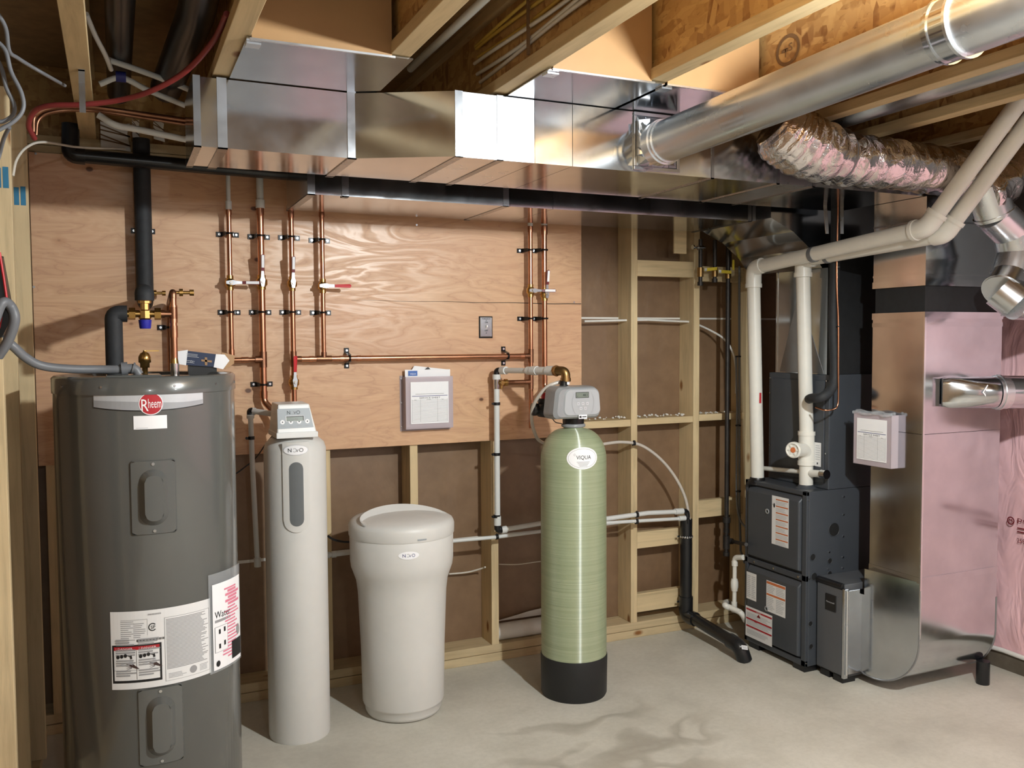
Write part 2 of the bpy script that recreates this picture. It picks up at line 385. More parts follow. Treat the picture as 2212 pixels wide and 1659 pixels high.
class Decal:
    """flat print laid on a surface given by f(u, v, offset)"""
    def __init__(s, f, step=0.02): s.f = f; s.b = B(); s.L = 0; s.step = step
    def _k(s, k): return 0.0012 + k * 0.0004
    def rect(s, u0, v0, u1, v1, mi, k=0, dv0=0.0, dv1=0.0):
        n = max(1, int(abs(u1 - u0) / s.step)); h = s._k(k); vs = []
        for i in range(n + 1):
            t = i / n; u = u0 + (u1 - u0) * t; e = dv0 * (1 - t) + dv1 * t
            vs += [s.f(u, v0 + e, h), s.f(u, v1 + e, h)]
        s.b.add(vs, [(2 * i, 2 * i + 2, 2 * i + 3, 2 * i + 1) for i in range(n)], mi); return s
    def poly(s, pts, mi, k=0):
        s.b.add([s.f(u, v, s._k(k)) for u, v in pts], [tuple(range(len(pts)))], mi); return s
    def strip(s, lo, hi, mi, k=0):
        vs = []
        for a, b in zip(lo, hi): vs += [s.f(a[0], a[1], s._k(k)), s.f(b[0], b[1], s._k(k))]
        s.b.add(vs, [(2 * i, 2 * i + 2, 2 * i + 3, 2 * i + 1) for i in range(len(lo) - 1)], mi); return s
    def disc(s, u, v, a, b, mi, k=0, n=28):
        c = s.f(u, v, s._k(k)); vs = [c] + [s.f(u + a * math.cos(2 * PI * i / n), v + b * math.sin(2 * PI * i / n), s._k(k)) for i in range(n)]
        s.b.add(vs, [(0, i + 1, (i + 1) % n + 1) for i in range(n)], mi); return s
    def ring(s, u, v, a, b, th, mi, k=0, n=32, a0=0, a1=2 * PI):
        vs = []
        for i in range(n + 1):
            t = a0 + (a1 - a0) * i / n
            vs += [s.f(u + (a - th) * math.cos(t), v + (b - th) * math.sin(t), s._k(k)), s.f(u + a * math.cos(t), v + b * math.sin(t), s._k(k))]
        s.b.add(vs, [(2 * i, 2 * i + 1, 2 * i + 3, 2 * i + 2) for i in range(n)], mi); return s
    def text(s, st, u, v, h, mi, k=1, w=None, anchor='c'):
        vs, fs, (x0, x1, y0, y1) = textmesh(st); sy = h / (y1 - y0); sx = (w / (x1 - x0)) if w else sy * 0.92
        W = (x1 - x0) * sx; uo = {'c': u - W / 2, 'l': u, 'r': u - W}[anchor]
        s.b.add([s.f(uo + (p[0] - x0) * sx, v + (p[1] - y0) * sy, s._k(k)) for p in vs], fs, mi); return s
    def lines(s, u0, v0, u1, v1, n, mi, k=1, fill=0.45, ragged=0.0):
        dv = (v1 - v0) / n
        for i in range(n):
            e = u1 - (u1 - u0) * random.random() * ragged
            s.rect(u0, v0 + dv * i + dv * (0.5 - fill / 2), e, v0 + dv * i + dv * (0.5 + fill / 2), mi, k)
        return s
def flat(o, eu, ev, en):
    o = V(o); eu = V(eu).normalized(); ev = V(ev).normalized(); en = V(en).normalized()
    return lambda u, v, h: o + eu * u + ev * v + en * h
def onfront(x0, z0, Y): return flat((x0, Y, z0), (1, 0, 0), (0, 0, 1), (0, -1, 0))      # surface facing the room
def onside(y0, z0, X): return flat((X, y0, z0), (0, -1, 0), (0, 0, 1), (-1, 0, 0))      # surface facing left; u runs towards the camera
def oncyl(c, r, a0, z0):   # u = arc length to the right as seen from the room, a0 = angle of u = 0 measured from -Y
    def f(u, v, h):
        a = a0 + u / r; return V((c[0] + math.sin(a) * (r + h), c[1] - math.cos(a) * (r + h), z0 + v))
    return f
def cylhit(c, r, x, y):
    d = ray(x, y); a = d.x * d.x + d.y * d.y; b = -2 * (d.x * c[0] + d.y * c[1]); k = c[0] ** 2 + c[1] ** 2 - r * r
    t = (-b - math.sqrt(max(0, b * b - 4 * a * k))) / (2 * a); p = O + d * t
    return math.atan2(p.x - c[0], -(p.y - c[1])), p.z

# ================================================================ SETTING
WY = 4.13; PLY = 4.115; XR = 4.0; XL = -0.30; ZJ = 2.5; ZC = 2.80; YB = -2.6
obj('floor', B().box((-0.6, YB - 0.2, -0.1), (XR + 0.3, 4.6, 0)), 'concrete', kind='structure')
ce = obj('ceiling', B().box((-0.6, YB - 0.2, ZC), (XR + 0.3, 4.5, ZC + 0.02)), 'osb_floor', kind='structure')
def joist(x1, w_=0.062, parent=ce, y1=4.2):
    c = x1 - w_ / 2
    j = obj('joist', B().box((c - 0.005, YB, ZJ + 0.038), (c + 0.005, y1, ZC - 0.038)), 'osb', parent)
    obj('bottom_flange', B().box((c - w_ / 2, YB, ZJ), (c + w_ / 2, y1, ZJ + 0.038)), 'joist_wood', j, bevel=0.002)
    obj('top_flange', B().box((c - w_ / 2, YB, ZC - 0.038), (c + w_ / 2, y1, ZC)), 'joist_wood', j)
for x in (-0.048, 0.368, 0.832, 1.268, 1.69, 2.13, 2.585, 2.985, 3.42, 3.86): joist(x)

wb = obj('wall_back', B().box((-0.5, WY + 0.14, 0), (XR + 0.1, WY + 0.17, ZJ + 0.3)), 'brown_sheathing', kind='structure')
def bx(name, a, b, mat, parent, bevel=0.002, **k): return obj(name, B().box(a, b), mat, parent, bevel, **k)
for x in (-0.255, 0.04, 0.46, 0.892, 1.322, 1.75, 2.165, 2.583, 2.993):
    bx('stud', (x - 0.02, WY, 0.085), (x + 0.02, WY + 0.14, 2.42), 'stud_wood', wb)
bx('stud', (3.325, WY - 0.02, 0.085), (3.42, WY + 0.12, 2.42), 'stud_wood', wb)
bx('stud', (3.78, WY, 0.085), (3.82, WY + 0.14, 2.42), 'stud_wood', wb)
bx('bottom_plate', (-0.5, WY, 0.044), (XR, WY + 0.14, 0.085), 'plate_wood', wb)
bx('sill_plate', (-0.5, WY - 0.004, 0.0), (XR, WY + 0.14, 0.042), 'plate_wood', wb)
bx('top_plate', (-0.5, WY, 2.42), (XR, WY + 0.14, 2.46), 'plate_wood', wb)
bx('top_plate', (-0.5, WY, 2.462), (XR, WY + 0.14, 2.5), 'plate_wood', wb)
def block(x0, x1, z0, z1, y0=WY + 0.002, y1=WY + 0.04): bx('blocking', (x0, y0, z0), (x1, y1, z1), 'beam_wood', wb)
block(2.604, 2.972, 1.995, 2.082); block(3.014, 3.324, 1.975, 2.06)
block(2.604, 2.972, 0.495, 0.586); block(2.604, 2.972, 0.138, 0.242); block(3.014, 3.324, 0.63, 0.73)
block(2.187, 2.562, 1.175, 1.213, WY + 0.002, WY + 0.138); block(2.604, 2.972, 1.18, 1.216, WY + 0.002, WY + 0.138); block(3.014, 3.324, 1.185, 1.222, WY + 0.002, WY + 0.138)
# plywood sheets screwed over the studs
ps = bx('plywood_sheet', (-0.30, PLY, 1.142), (2.248, WY - 0.001, 2.425), 'plywood', wb, 0.001)
b = B(); cz = [(1.02 + 1.226 * k / 16, 1.8415 - 0.004 * k / 16 + 0.0015 * math.sin(k * 1.3)) for k in range(17)]
for k in range(16):
    h0_, h1_ = 0.0004 + 0.0016 * (k / 16), 0.0004 + 0.0016 * ((k + 1) / 16); b.quad((cz[k][0], PLY - 0.0006, cz[k][1] - h0_), (cz[k + 1][0], PLY - 0.0006, cz[k + 1][1] - h1_), (cz[k + 1][0], PLY - 0.0006, cz[k + 1][1] + h1_), (cz[k][0], PLY - 0.0006, cz[k][1] + h0_))
obj('split_crack', b, 'hole_dark', ps)
for sx_, sy_ in ((77, 332), (73, 620), (1240, 653), (630, 640), (900, 486)):
    p_ = PY(sx_, sy_, PLY); obj('screw', B().cyl((p_.x, PLY + 0.001, p_.z), (p_.x, PLY - 0.002, p_.z), 0.005, 8), 'steel_screw', ps)
bx('tag_board', (PY(1452, 480, 4.12).x, 4.10, PY(1452, 548, 4.12).z), (PY(1479, 480, 4.12).x, 4.112, PY(1452, 470, 4.12).z), 'paper_white' if 0 else 'beam_wood', wb)
# left wall: studs seen on their wide faces
wl = obj('wall_left', B().box((XL - 0.13, YB, 0), (XL - 0.11, WY, ZJ)), 'brown_sheathing', kind='structure')
for y in (-2.0, -1.55, -1.1, -0.65, -0.2, 0.25, 0.7, 1.15, 1.6, 2.05, 2.5, 2.98, 3.4, 3.8):
    dx = 0.018 if y > 3.7 else 0.0
    st = bx('stud', (XL - 0.09 + dx, y, 0.04), (XL + dx, y + 0.038, ZJ), 'stud_wood', wl)
    if y in (3.4, 3.8):
        b = B()
        for k in range(3): b.box((XL + dx - 0.025 - k * 0.022, y - 0.0008, 2.165), (XL + dx - 0.008 - k * 0.022, y + 0.001, 2.235 - 0.004 * k))
        obj('marker_stripes', b, 'blue_marker', st)
bx('bottom_plate', (XL - 0.09, YB, 0), (XL, WY - 0.01, 0.038), 'plate_wood', wl)
# right wall: pink insulation behind poly, over a low curb
wr = thing('wall_right', None, None, (XR, 0, 0), kind='structure')
def sheet():
    b = B(); ny, nz = 60, 26
    for i in range(ny + 1):
        for j in range(nz + 1):
            y = YB + (4.12 - YB) * i / ny; z = 0.10 + (1.88 - 0.10) * j / nz
            d = 0.012 * math.sin(y * 15.0) + 0.012 * math.sin(z * 4.1 + y * 3.3) + 0.008 * random.uniform(-1, 1)
            if j in (0,): d = 0
            b.v.append(V((XR + d, y, z)))
    for i in range(ny):
        for j in range(nz):
            a = i * (nz + 1) + j; b.f.append((a, a + 1, a + nz + 2, a + nz + 1)); b.mi.append(0); b.sm.append(True)
    return b
obj('insulation_poly', sheet(), 'pink_poly', wr)
obj('backing', B().box((XR + 0.06, YB, 0), (XR + 0.09, 4.2, ZC)), 'brown_sheathing', wr)
bx('upper_shade_strip', (XR + 0.0, YB, 1.885), (XR + 0.05, 4.12, ZC), 'shadow_board', wr)  # dark strip put in for the shade on the upper wall
bx('curb', (XR - 0.005, YB, 0), (XR + 0.06, 4.12, 0.085), 'curb_dark', wr)
bd = B(); pts = [V((XR - 0.012 + 0.003 * math.sin(i * 1.7), YB + 0.05 + i * 0.11, 0.094 + 0.003 * math.sin(i * 2.3))) for i in range(61)]
bd.tube(pts, 0.012, 8); obj('sealant_bead', bd, 'foam_white', wr)
d = Decal(lambda u, v, h: V((XR - 0.026 - h, 2.93 - u, 0.73 + v)))
d.text('polytarp', 0.05, 0.02, 0.032, 0, w=0.20, anchor='l'); d.text('VAPOUR BARRIER', 0.30, 0.02, 0.028, 0, w=0.3, anchor='l')
d.lines(0.05, -0.03, 0.42, 0.005, 2, 0, fill=0.35); d.ring(0.015, 0.025, 0.02, 0.02, 0.006, 0); d.text('M', 0.015, 0.015, 0.02, 0)
d.text('2590', 0.05, -0.075, 0.022, 0, anchor='l'); d.text('CAN', 0.22, -0.075, 0.022, 0, anchor='l')
for q in (1.1, -0.4):
    pass
obj('printed_marks', d.b, 'ink_grey' if 0 else 'maroon', wr)
# the wall behind the camera
wf = obj('wall_front', B().box((-0.5, YB - 0.12, 0), (XR, YB - 0.10, ZC)), 'grey_wall', kind='structure')
obj('insulation_batt', B().box((1.62, YB - 0.10, 0.1), (2.14, YB - 0.03, ZJ)), 'pink_poly', wf)
for k in range(11): bx('stud', (-0.28 + 0.43 * k, YB - 0.10, 0), (-0.24 + 0.43 * k, YB - 0.01, ZJ), 'stud_wood', wf)

# ================================================================ SHEET METAL TRUNKS
ZT, ZTT = 2.27, 2.488
t1 = thing('supply_trunk', 'long shiny galvanized duct trunk with a jog under the joists', 'duct', (0.25, 3.0, ZT))
YA, YC, YK = 2.995, 2.83, 3.33
X0, X1, X2, X3 = 0.245, 0.755, 1.066, 3.25
b = B(); b.box((X0, YA, ZT), (X1, YK, ZTT)); obj('duct_section', b, 'galvanized', t1)
b = B(); b.hexa([(X1 + .002, YA, ZT), (X2, YC, ZT), (X2, YK, ZT), (X1 + .002, YK, ZT), (X1 + .002, YA, ZTT), (X2, YC, ZTT), (X2, YK, ZTT), (X1 + .002, YK, ZTT)])
obj('transition_section', b, 'galvanized', t1)
for a, c_, mt in ((X2 + .002, 1.235, 'galvanized_bright'), (1.237, 1.36, 'galvanized_bright'), (1.362, 1.51, 'galvanized'), (1.512, 2.12, 'galvanized'), (2.122, 2.44, 'galvanized'), (2.442, 2.62, 'galvanized_dull'), (2.622, X3, 'galvanized')):
    b = B(); dy = random.uniform(-0.0008, 0.0008); b.box((a, YC + dy, ZT), (c_, YK, ZTT)); obj('duct_section', b, mt, t1)
def cleat(x, y, w_=0.028, z0=ZT, z1=ZTT, yk=YK, par=t1, t=0.0035):
    b = B(); b.box((x, y - t, z0 - t), (x + w_, y + 0.001, z1 + t)); b.box((x, y - t, z0 - t), (x + w_, yk + 0.02, z0 + 0.001))
    b.box((x, yk, z0 - t), (x + w_, yk + 0.012, z0 + 0.02)); obj('drive_cleat', b, 'galvanized_strap', par)
cleat(X0, YA, 0.022); cleat(X0 + 0.072, YA, 0.03); cleat(X1 - 0.018, YA, 0.03); cleat(X2 - 0.002, YC, 0.028, t=0.002); cleat(1.217, YC, 0.024, t=0.002); cleat(2.115, YC, 0.012); cleat(2.435, YC, 0.012); cleat(2.62, YC, 0.01)
b = B(); b.box((X1 + 0.012, YA - 0.002, ZT + 0.012), (X1 + 0.02, YA, ZTT - 0.012)); obj('seam', b, 'galvanized_dull', t1)
# panned joist bays: flat sheet from the trunk to a vertical end plate
def panning(x0, x1, ya, ye, lab, tone='galvanized'):
    t = thing('joist_panning', lab, 'duct', (x0, ye, ZJ - 0.01), 'sheet metal panning between the joists')
    b = B(); b.box((x0 - 0.012, ye, ZJ - 0.009), (x1 + 0.006, ya + 0.03, ZJ - 0.005)); obj('bottom_panel', b, tone, t)
    b = B(); b.box((x0 + 0.002, ye + 0.004, ZJ - 0.008), (x1 - 0.058, ye + 0.008, ZC - 0.04)); obj('end_panel', b, 'kraft_board', t)
    b = B(); b.box((x0 - 0.004, ye - 0.004, ZJ - 0.012), (x1 - 0.05, ye + 0.004, ZJ - 0.006)); b.box((x0 - 0.01, ye + 0.02, ZJ - 0.016), (x0 + 0.03, ye + 0.06, ZJ - 0.009)); obj('folded_lip', b, 'galvanized_bright', t)
panning(0.368, 0.832, 2.98, 2.58, 'flat galvanized sheet closing the joist bay above the left trunk section')
panning(1.268, 1.69, YC, 2.50, 'flat galvanized sheet closing the joist bay above the bright trunk section')
panning(1.692, 2.13, YC, 2.50, 'flat galvanized sheet closing the joist bay above the big round pipe')

# lower rectangular duct behind the trunk
D2, D2F, D2K = 2.23, 3.54, 3.995
t2 = thing('return_branch_duct', 'lower rectangular galvanized duct running behind the trunk to the furnace', 'duct', (0.706, D2F, D2))
for a, c_ in ((0.708, 1.58), (1.582, 1.79), (1.792, 2.89)):
    obj('duct_section', B().box((a, D2F, D2), (c_, D2K, 2.40)), 'galvanized', t2)
PXL, PYA, PYK = 3.215, 3.36, 3.72
b = B()
prof = [(2.892, D2), (2.892, 2.40), (3.70, 2.40), (3.70, 2.0), (PXL, 2.0), (3.14, 2.09), (3.03, 2.17)]
b.prism([(x, 3.40, z) for x, z in prof][::-1], (0, 0.55, 0)); obj('elbow_section', b, 'galvanized', t2)
cleat(0.708, D2F, 0.03, D2, 2.40, D2K, t2); cleat(0.845, D2F, 0.028, D2, 2.40, D2F + 0.01, t2); cleat(1.55, D2F, 0.026, D2, 2.40, D2K, t2, 0.002); cleat(2.87, D2F, 0.02, D2, 2.40, D2K, t2, 0.002)

# ================================================================ FURNACE
FX, FX2, FY, FY2, FZ = 3.06, 3.74, 3.325, 3.785, 0.90
fu = thing('furnace', 'dark grey gas furnace cabinet with warning labels on two doors', 'furnace', (3.3, 3.5, 0))
obj('cabinet', B().box((FX + 0.02, FY, 0.03), (FX2, FY2, FZ)), 'furnace_paint', fu, 0.004)
b = B(); b.box((FX + 0.004, FY, 0.03), (FX + 0.02, FY + 0.03, FZ)); b.box((FX + 0.004, FY2 - 0.02, 0.03), (FX + 0.02, FY2, FZ)); b.box((FX + 0.004, FY, FZ - 0.02), (FX + 0.02, FY2, FZ)); b.box((FX + 0.004, FY, 0.03), (FX + 0.02, FY2, 0.06)); b.box((FX + 0.004, FY, 0.455), (FX + 0.02, FY2, 0.485))
obj('front_frame', b, 'furnace_paint', fu, 0.002)
def door(z0, z1, par):
    b = B(); y0, y1 = FY + 0.035, FY2 - 0.025
    q = 0.03
    b.hexa([(FX + 0.018, y0, z0), (FX + 0.018, y1, z0), (FX + 0.018, y1, z1), (FX + 0.018, y0, z1), (FX - 0.008, y0 + 0.008, z0 + 0.008), (FX - 0.008, y1 - 0.008, z0 + 0.008), (FX - 0.008, y1 - 0.008, z1 - q), (FX - 0.008, y0 + 0.008, z1 - q)])
    return obj('door', b, 'furnace_paint', par, 0.006)
du = door(0.495, 0.875, fu); dl = door(0.065, 0.45, fu)
def scr(name, pts, n_, r, par, mt='steel_screw'):
    for p in pts:
        b = B(); b.cyl(V(p), V(p) + V(n_) * 0.005, r, 10); obj(name, b, mt, par)
scr('screw', [(FX + 0.004, y, 0.47) for y in (FY2 - 0.08, FY + 0.23, FY + 0.05)], (-1, 0, 0), 0.006, fu)
for zz, dd in ((0.76, du), (0.25, dl)):
    b = B(); b.lathe((FX - 0.008, FY + 0.27, zz), [(0.007, 0), (0.014, 0), (0.014, 0.004), (0.007, 0.004), (0.007, 0)], 20, ax=(-1, 0, 0), cap=False); obj('sight_port', b, 'head_grey', dd)
    obj('sight_glass', B().cyl((FX - 0.0075, FY + 0.27, zz), (FX - 0.0095, FY + 0.27, zz), 0.0065), 'hole_dark', dd)
SF = onside(FY2, 0, FX - 0.008)
def lab(name, u0, v0, u1, v1, par, build, mats=('label_white', 'ink_light', 'ink_red', 'ink_orange', 'ink_black')):
    d = Decal(SF, 0.5); d.rect(u0, v0, u1, v1, 0); build(d); return obj(name, d.b, list(mats), par)
def L1(d):
    for k in range(7): d.rect(0.255, 0.83 - k * 0.034, 0.345, 0.836 - k * 0.034, 2 if 0 else 3, 1)
    for k in range(7): d.lines(0.255, 0.806 - k * 0.034, 0.345, 0.826 - k * 0.034, 3, 1, 2, 0.4, 0.3)
    d.disc(0.243, 0.80, 0.006, 0.012, 4, 2); d.text('A', 0.232, 0.80, 0.008, 4)
lab('upper_warning_label', 0.225, 0.60, 0.35, 0.85, du, L1)
def L2(d): d.lines(0.035, 0.275, 0.068, 0.395, 12, 1, 1, 0.5, 0.3); d.lines(0.072, 0.275, 0.105, 0.395, 12, 1, 1, 0.5, 0.4)
lab('rating_label', 0.03, 0.265, 0.11, 0.41, dl, L2)
def L3(d):
    d.rect(0.19, 0.385, 0.33, 0.398, 3, 1); d.rect(0.19, 0.325, 0.33, 0.335, 3, 1)
    for u in (0.192, 0.262): d.lines(u, 0.34, u + 0.064, 0.382, 5, 1, 1, 0.5, 0.3); d.lines(u, 0.25, u + 0.064, 0.32, 8, 1, 1, 0.5, 0.4)
lab('caution_label', 0.188, 0.24, 0.332, 0.402, dl, L3)
def L4(d):
    for v in (0.205, 0.155, 0.115): d.rect(0.03, v, 0.232, v + 0.009, 2, 1)
    for v in (0.168, 0.128, 0.078): d.lines(0.035, v, 0.228, v + 0.026, 4, 1, 1, 0.5, 0.25)
    d.text('!', 0.13, 0.188, 0.014, 4); d.poly([(0.115, 0.184), (0.145, 0.184), (0.13, 0.203)], 2, 1)
    d.poly([(0.095, 0.153), (0.105, 0.166), (0.118, 0.153)], 2, 2); d.text('WARNING', 0.13, 0.2065, 0.006, 0, 2)
lab('fire_warning_label', 0.025, 0.062, 0.235, 0.225, dl, L4)
# knockout holes on the side facing the room
for x, z, r in ((3.24, 0.70, 0.033), (3.105, 0.575, 0.016), (3.115, 0.478, 0.018), (3.215, 0.545, 0.013), (3.215, 0.48, 0.013), (3.095, 0.245, 0.012), (3.10, 0.13, 0.012)):
    b = B(); b.cyl((x, FY - 0.0012, z), (x, FY + 0.003, z), r, 22); h = obj('knockout_hole', b, 'hole_dark', fu)
    b = B(); b.lathe((x, FY - 0.001, z), [(r, 0), (r + 0.003, 0), (r + 0.003, 0.002), (r, 0.002), (r, 0)], 22, ax=(0, -1, 0), cap=False); obj('hole_rim', b, 'furnace_paint', h)
scr('screw', [(3.30, FY, z) for z in (0.86, 0.77, 0.66, 0.555, 0.50)] + [(3.21, FY, 0.59), (3.205, FY, 0.505), (3.075, FY, 0.86), (3.085, FY, 0.47), (3.07, FY, 0.05)], (0, -1, 0), 0.0045, fu)
for x, y in ((FX + 0.05, FY + 0.05), (FX + 0.05, FY2 - 0.07), (FX2 - 0.08, FY + 0.05)): obj('foot', B().box((x - 0.04, y - 0.04, 0), (x + 0.04, y + 0.04, 0.031)), 'black_plastic', fu)
co = thing('evaporator_coil_case', 'black coil cabinet standing on top of the furnace', 'coil cabinet', (3.45, 3.55, FZ))
CX = 3.20
obj('case', B().box((CX, FY, FZ + 0.001), (FX2, FY2 - 0.02, 1.47)), 'furnace_paint', co, 0.004)
obj('front_panel', B().box((CX - 0.006, FY + 0.03, FZ + 0.03), (CX + 0.002, FY2 - 0.04, 1.44)), 'furnace_paint', co, 0.003)
scr('screw', [(CX - 0.001, y, z) for y in (FY + 0.015, FY2 - 0.033) for z in (0.96, 1.08, 1.36, 1.44)], (-1, 0, 0), 0.004, co)
SF = onside(FY2, 0, CX - 0.006)
def L5(d):
    for k in range(5): d.rect(0.305, 1.10 + k * 0.018, 0.345, 1.107 + k * 0.018, 4 if k > 1 else 3, 1)
    d.rect(0.302, 0.965, 0.348, 1.0, 5, 1); d.lines(0.305, 1.01, 0.345, 1.09, 7, 1, 1, 0.4, 0.2)
lab('energy_label', 0.30, 0.96, 0.35, 1.20, co, L5, ('label_white', 'ink_light', 'ink_red', 'ink_orange', 'ink_black', 'yellow_label'))
def L6(d): d.lines(0.378, 1.04, 0.41, 1.12, 7, 1, 1, 0.4, 0.3); d.rect(0.388, 1.02, 0.396, 1.03, 4, 1)
lab('coil_label', 0.372, 1.01, 0.416, 1.13, co, L6)
pl = thing('furnace_plenum', 'galvanized supply plenum rising from the coil cabinet to the duct', 'plenum', (3.4, 3.5, 1.47))
obj('plenum_box', B().box((PXL, PYA, 1.471), (3.70, PYK, 1.998)), 'galvanized', pl)
obj('side_liner', B().box((PXL + 0.002, PYA - 0.012, 1.471), (3.70, PYA - 0.001, 2.1)), 'canvas_black', pl)
obj('corner_flange', B().box((PXL - 0.004, PYK - 0.002, 1.471), (PXL + 0.01, PYK + 0.008, 1.998)), 'galvanized', pl)
obj('cross_brake', B().hexa([(PXL - 0.0015, PYA + 0.02, 1.475), (PXL - 0.0015, PYK - 0.02, 1.475), (PXL + 0.002, PYK - 0.02, 1.475), (PXL + 0.002, PYA + 0.02, 1.475), (PXL - 0.005, PYA + 0.19, 1.85), (PXL - 0.005, PYK - 0.15, 1.85), (PXL + 0.002, PYK - 0.15, 1.85), (PXL + 0.002, PYA + 0.19, 1.85)]), 'galvanized_dull', pl)

# media filter cabinet
fi = thing('filter_cabinet', 'grey media air filter cabinet between the furnace and the return elbow', 'filter cabinet', (3.3, 3.2, 0))
GX, GY = 3.125, 3.13
obj('case', B().box((GX + 0.012, GY + 0.012, 0.03), (3.70, FY - 0.002, 0.48)), 'filter_paint', fi, 0.003)
fd = obj('access_door', B().box((GX, GY + 0.02, 0.04), (GX + 0.012, FY - 0.012, 0.455)), 'filter_paint', fi, 0.003)
b = B(); b.tube([(GX + 0.008, FY - 0.012, 0.468), (GX + 0.008, GY + 0.02, 0.468)], 0.016, 14); obj('door_hinge_roll', b, 'black_plastic', fi)
b = B(); b.box((GX - 0.004, GY + 0.055, 0.335), (GX + 0.001, FY - 0.07, 0.415)); bg = obj('badge_plate', b, 'black_plastic', fd, 0.004)
SFb = onside(FY - 0.07, 0.335, GX - 0.004); d = Decal(SFb, 0.5); d.text('Honeywell', 0.035, 0.036, 0.011, 0, 0, w=0.052); obj('lettering', d.b, ['ink_light'], bg)
b = B(); b.box((GX - 0.004, GY - 0.002, 0.03), (GX + 0.02, GY + 0.014, 0.462)); b.box((GX + 0.018, GY - 0.006, 0.05), (3.75, GY - 0.001, 0.455)); obj('side_flange', b, 'galvanized', fi, 0.002)
b = B(); b.tube([(GX + 0.008, GY - 0.006, 0.05), (GX + 0.008, GY - 0.006, 0.455)], 0.006, 8); obj('flange_rib', b, 'galvanized_bright', fi)
b = B(); b.box((GX + 0.01, GY + 0.02, 0), (GX + 0.09, GY + 0.08, 0.031)); b.box((GX + 0.01, FY - 0.09, 0), (GX + 0.09, FY - 0.03, 0.031)); obj('foot', b, 'black_plastic', fi)

# ================================================================ RETURN DROP
RX, RX2, RY, RYK = 3.258, 3.755, 2.82, 3.135
rd = thing('return_air_drop', 'wide galvanized return duct dropping to a round-bottomed elbow on the floor', 'duct', (RX, RY, 0))
def side(n=14, r=0.235):
    z0 = 0.045; p = [(RYK + 0.0, z0 + 0.02), (RYK - 0.03, z0 + 0.004)]
    for k in range(n + 1):
        a = PI / 2 * k / n; p.append((RY + r - r * math.sin(a), z0 + r - r * math.cos(a)))
    return p
zs = 0.585
pf = side() + [(RY, 0.43), (RY, zs - 0.03), (RYK - 0.025, zs - 0.03), (RYK - 0.025, 0.43), (RYK, 0.43)]
b = B(); n = len(pf)
A = [V((RX, y, z)) for y, z in pf]; Bq = [V((RX2, y, z)) for y, z in pf]
A = [V((RX - 0.036 * max(0, (p.y - RY) / (RYK - RY)), p.y, p.z)) for p in A]
lo_ = list(range(n - 4)) + [n - 2, n - 1]; up_ = [n - 5, n - 4, n - 3, n - 2]
b.add(A + Bq, [tuple(lo_), tuple(up_), tuple(n + i for i in lo_[::-1]), tuple(n + i for i in up_[::-1])]); b.add(A + Bq, [(i, n + i, n + (i + 1) % n, (i + 1) % n) for i in range(n)], 0, True)
el = obj('elbow', b, 'galvanized', rd)
md = el.modifiers.new('split', 'EDGE_SPLIT'); md.split_angle = math.radians(35)
cp = [p + V((-0.001, 0, 0)) for p in A[:18]]; cp2 = [V((RX2 + 0.001, y, z)) for y, z in pf[:18]]
obj('elbow_seam', B().tube(cp, 0.004, 6), 'galvanized_dull', rd); obj('elbow_seam', B().tube(cp2, 0.004, 6), 'galvanized_dull', rd)
def rsec(z0, z1, m_='galvanized', g=0.0): return obj('duct_section', B().box((RX - g, RY - g, z0), (RX2 + g, RYK - 0.022 + g, z1)), m_, rd)
rsec(zs - 0.028, 1.22); rsec(1.222, 1.735); rsec(1.88, ZT + 0.0)
obj('canvas_connector', B().box((RX + 0.006, RY + 0.006, 1.76), (RX2 - 0.006, RYK - 0.03, 1.885)), 'canvas_black', rd)
def band(z0, z1, g=0.003, m_='galvanized_strap'): obj('joint_band', B().box((RX - g, RY - g, z0), (RX2 + g, RYK - 0.022 + g, z1)), m_, rd)
band(zs - 0.035, zs - 0.008, 0.002, 'galvanized'); band(1.70, 1.72, 0.002, 'galvanized'); band(1.735, 1.765, 0.003, 'galvanized'); band(1.88, 1.91, 0.003, 'galvanized'); band(1.93, 1.94, 0.002, 'galvanized'); band(2.16, 2.168, 0.002)
obj('corner_seam', B().box((RX - 0.004, RY - 0.004, 0.32), (RX + 0.006, RY + 0.002, 1.74)), 'galvanized_bright', rd)
obj('lower_corner_lip', B().box((RX - 0.003, RY - 0.006, 0.30), (RX + 0.003, RY + 0.002, 0.52)), 'galvanized_bright', rd)
b = B(); b.cyl((3.74, 2.87, 0), (3.74, 2.87, 0.11), 0.03, 18)
tag(obj('pipe_stub', b, 'black_abs'), 'short black pipe stub standing under the return elbow', 'pipe')

# reflection of the place: takeoff boots and round pipes
def ringpts(c, ax, u, rx, rz, n=24):
    c = V(c); u = V(u).normalized(); w_ = V(ax).normalized().cross(u)
    return [c + u * (rx * math.cos(2 * PI * k / n)) + w_ * (rz * math.sin(2 * PI * k / n)) for k in range(n)]
def sqring(c, ax, u, hx, hz, n=24):
    c = V(c); u = V(u).normalized(); w_ = V(ax).normalized().cross(u); o = []
    for k in range(n):
        a = 2 * PI * k / n; cx, sz = math.cos(a), math.sin(a); m_ = max(abs(cx), abs(sz)); o.append(c + u * (hx * cx / m_) + w_ * (hz * sz / m_))
    return o
bt = thing('wall_stack_boot', 'flat-to-round galvanized boot on the face of the return duct', 'duct boot', (3.6, 2.8, 1.4))
zb = 1.45; ya = 2.80
P0 = PY(2030, 848, RY); P1 = PY(2175, 848, 2.66)
b = B(); ax = V((0.86, -0.5, 0)).normalized(); zc = P0.z
def vslab(c, hw, hz, n=24): # vertical flattened ring in plane spanned by ydir & z
    c = V(c); u = V((0.5, 0.86, 0)).normalized(); return [c + u * (hw * math.cos(2 * PI * k / n)) + V((0, 0, 1)) * (hz * math.sin(2 * PI * k / n)) for k in range(n)]
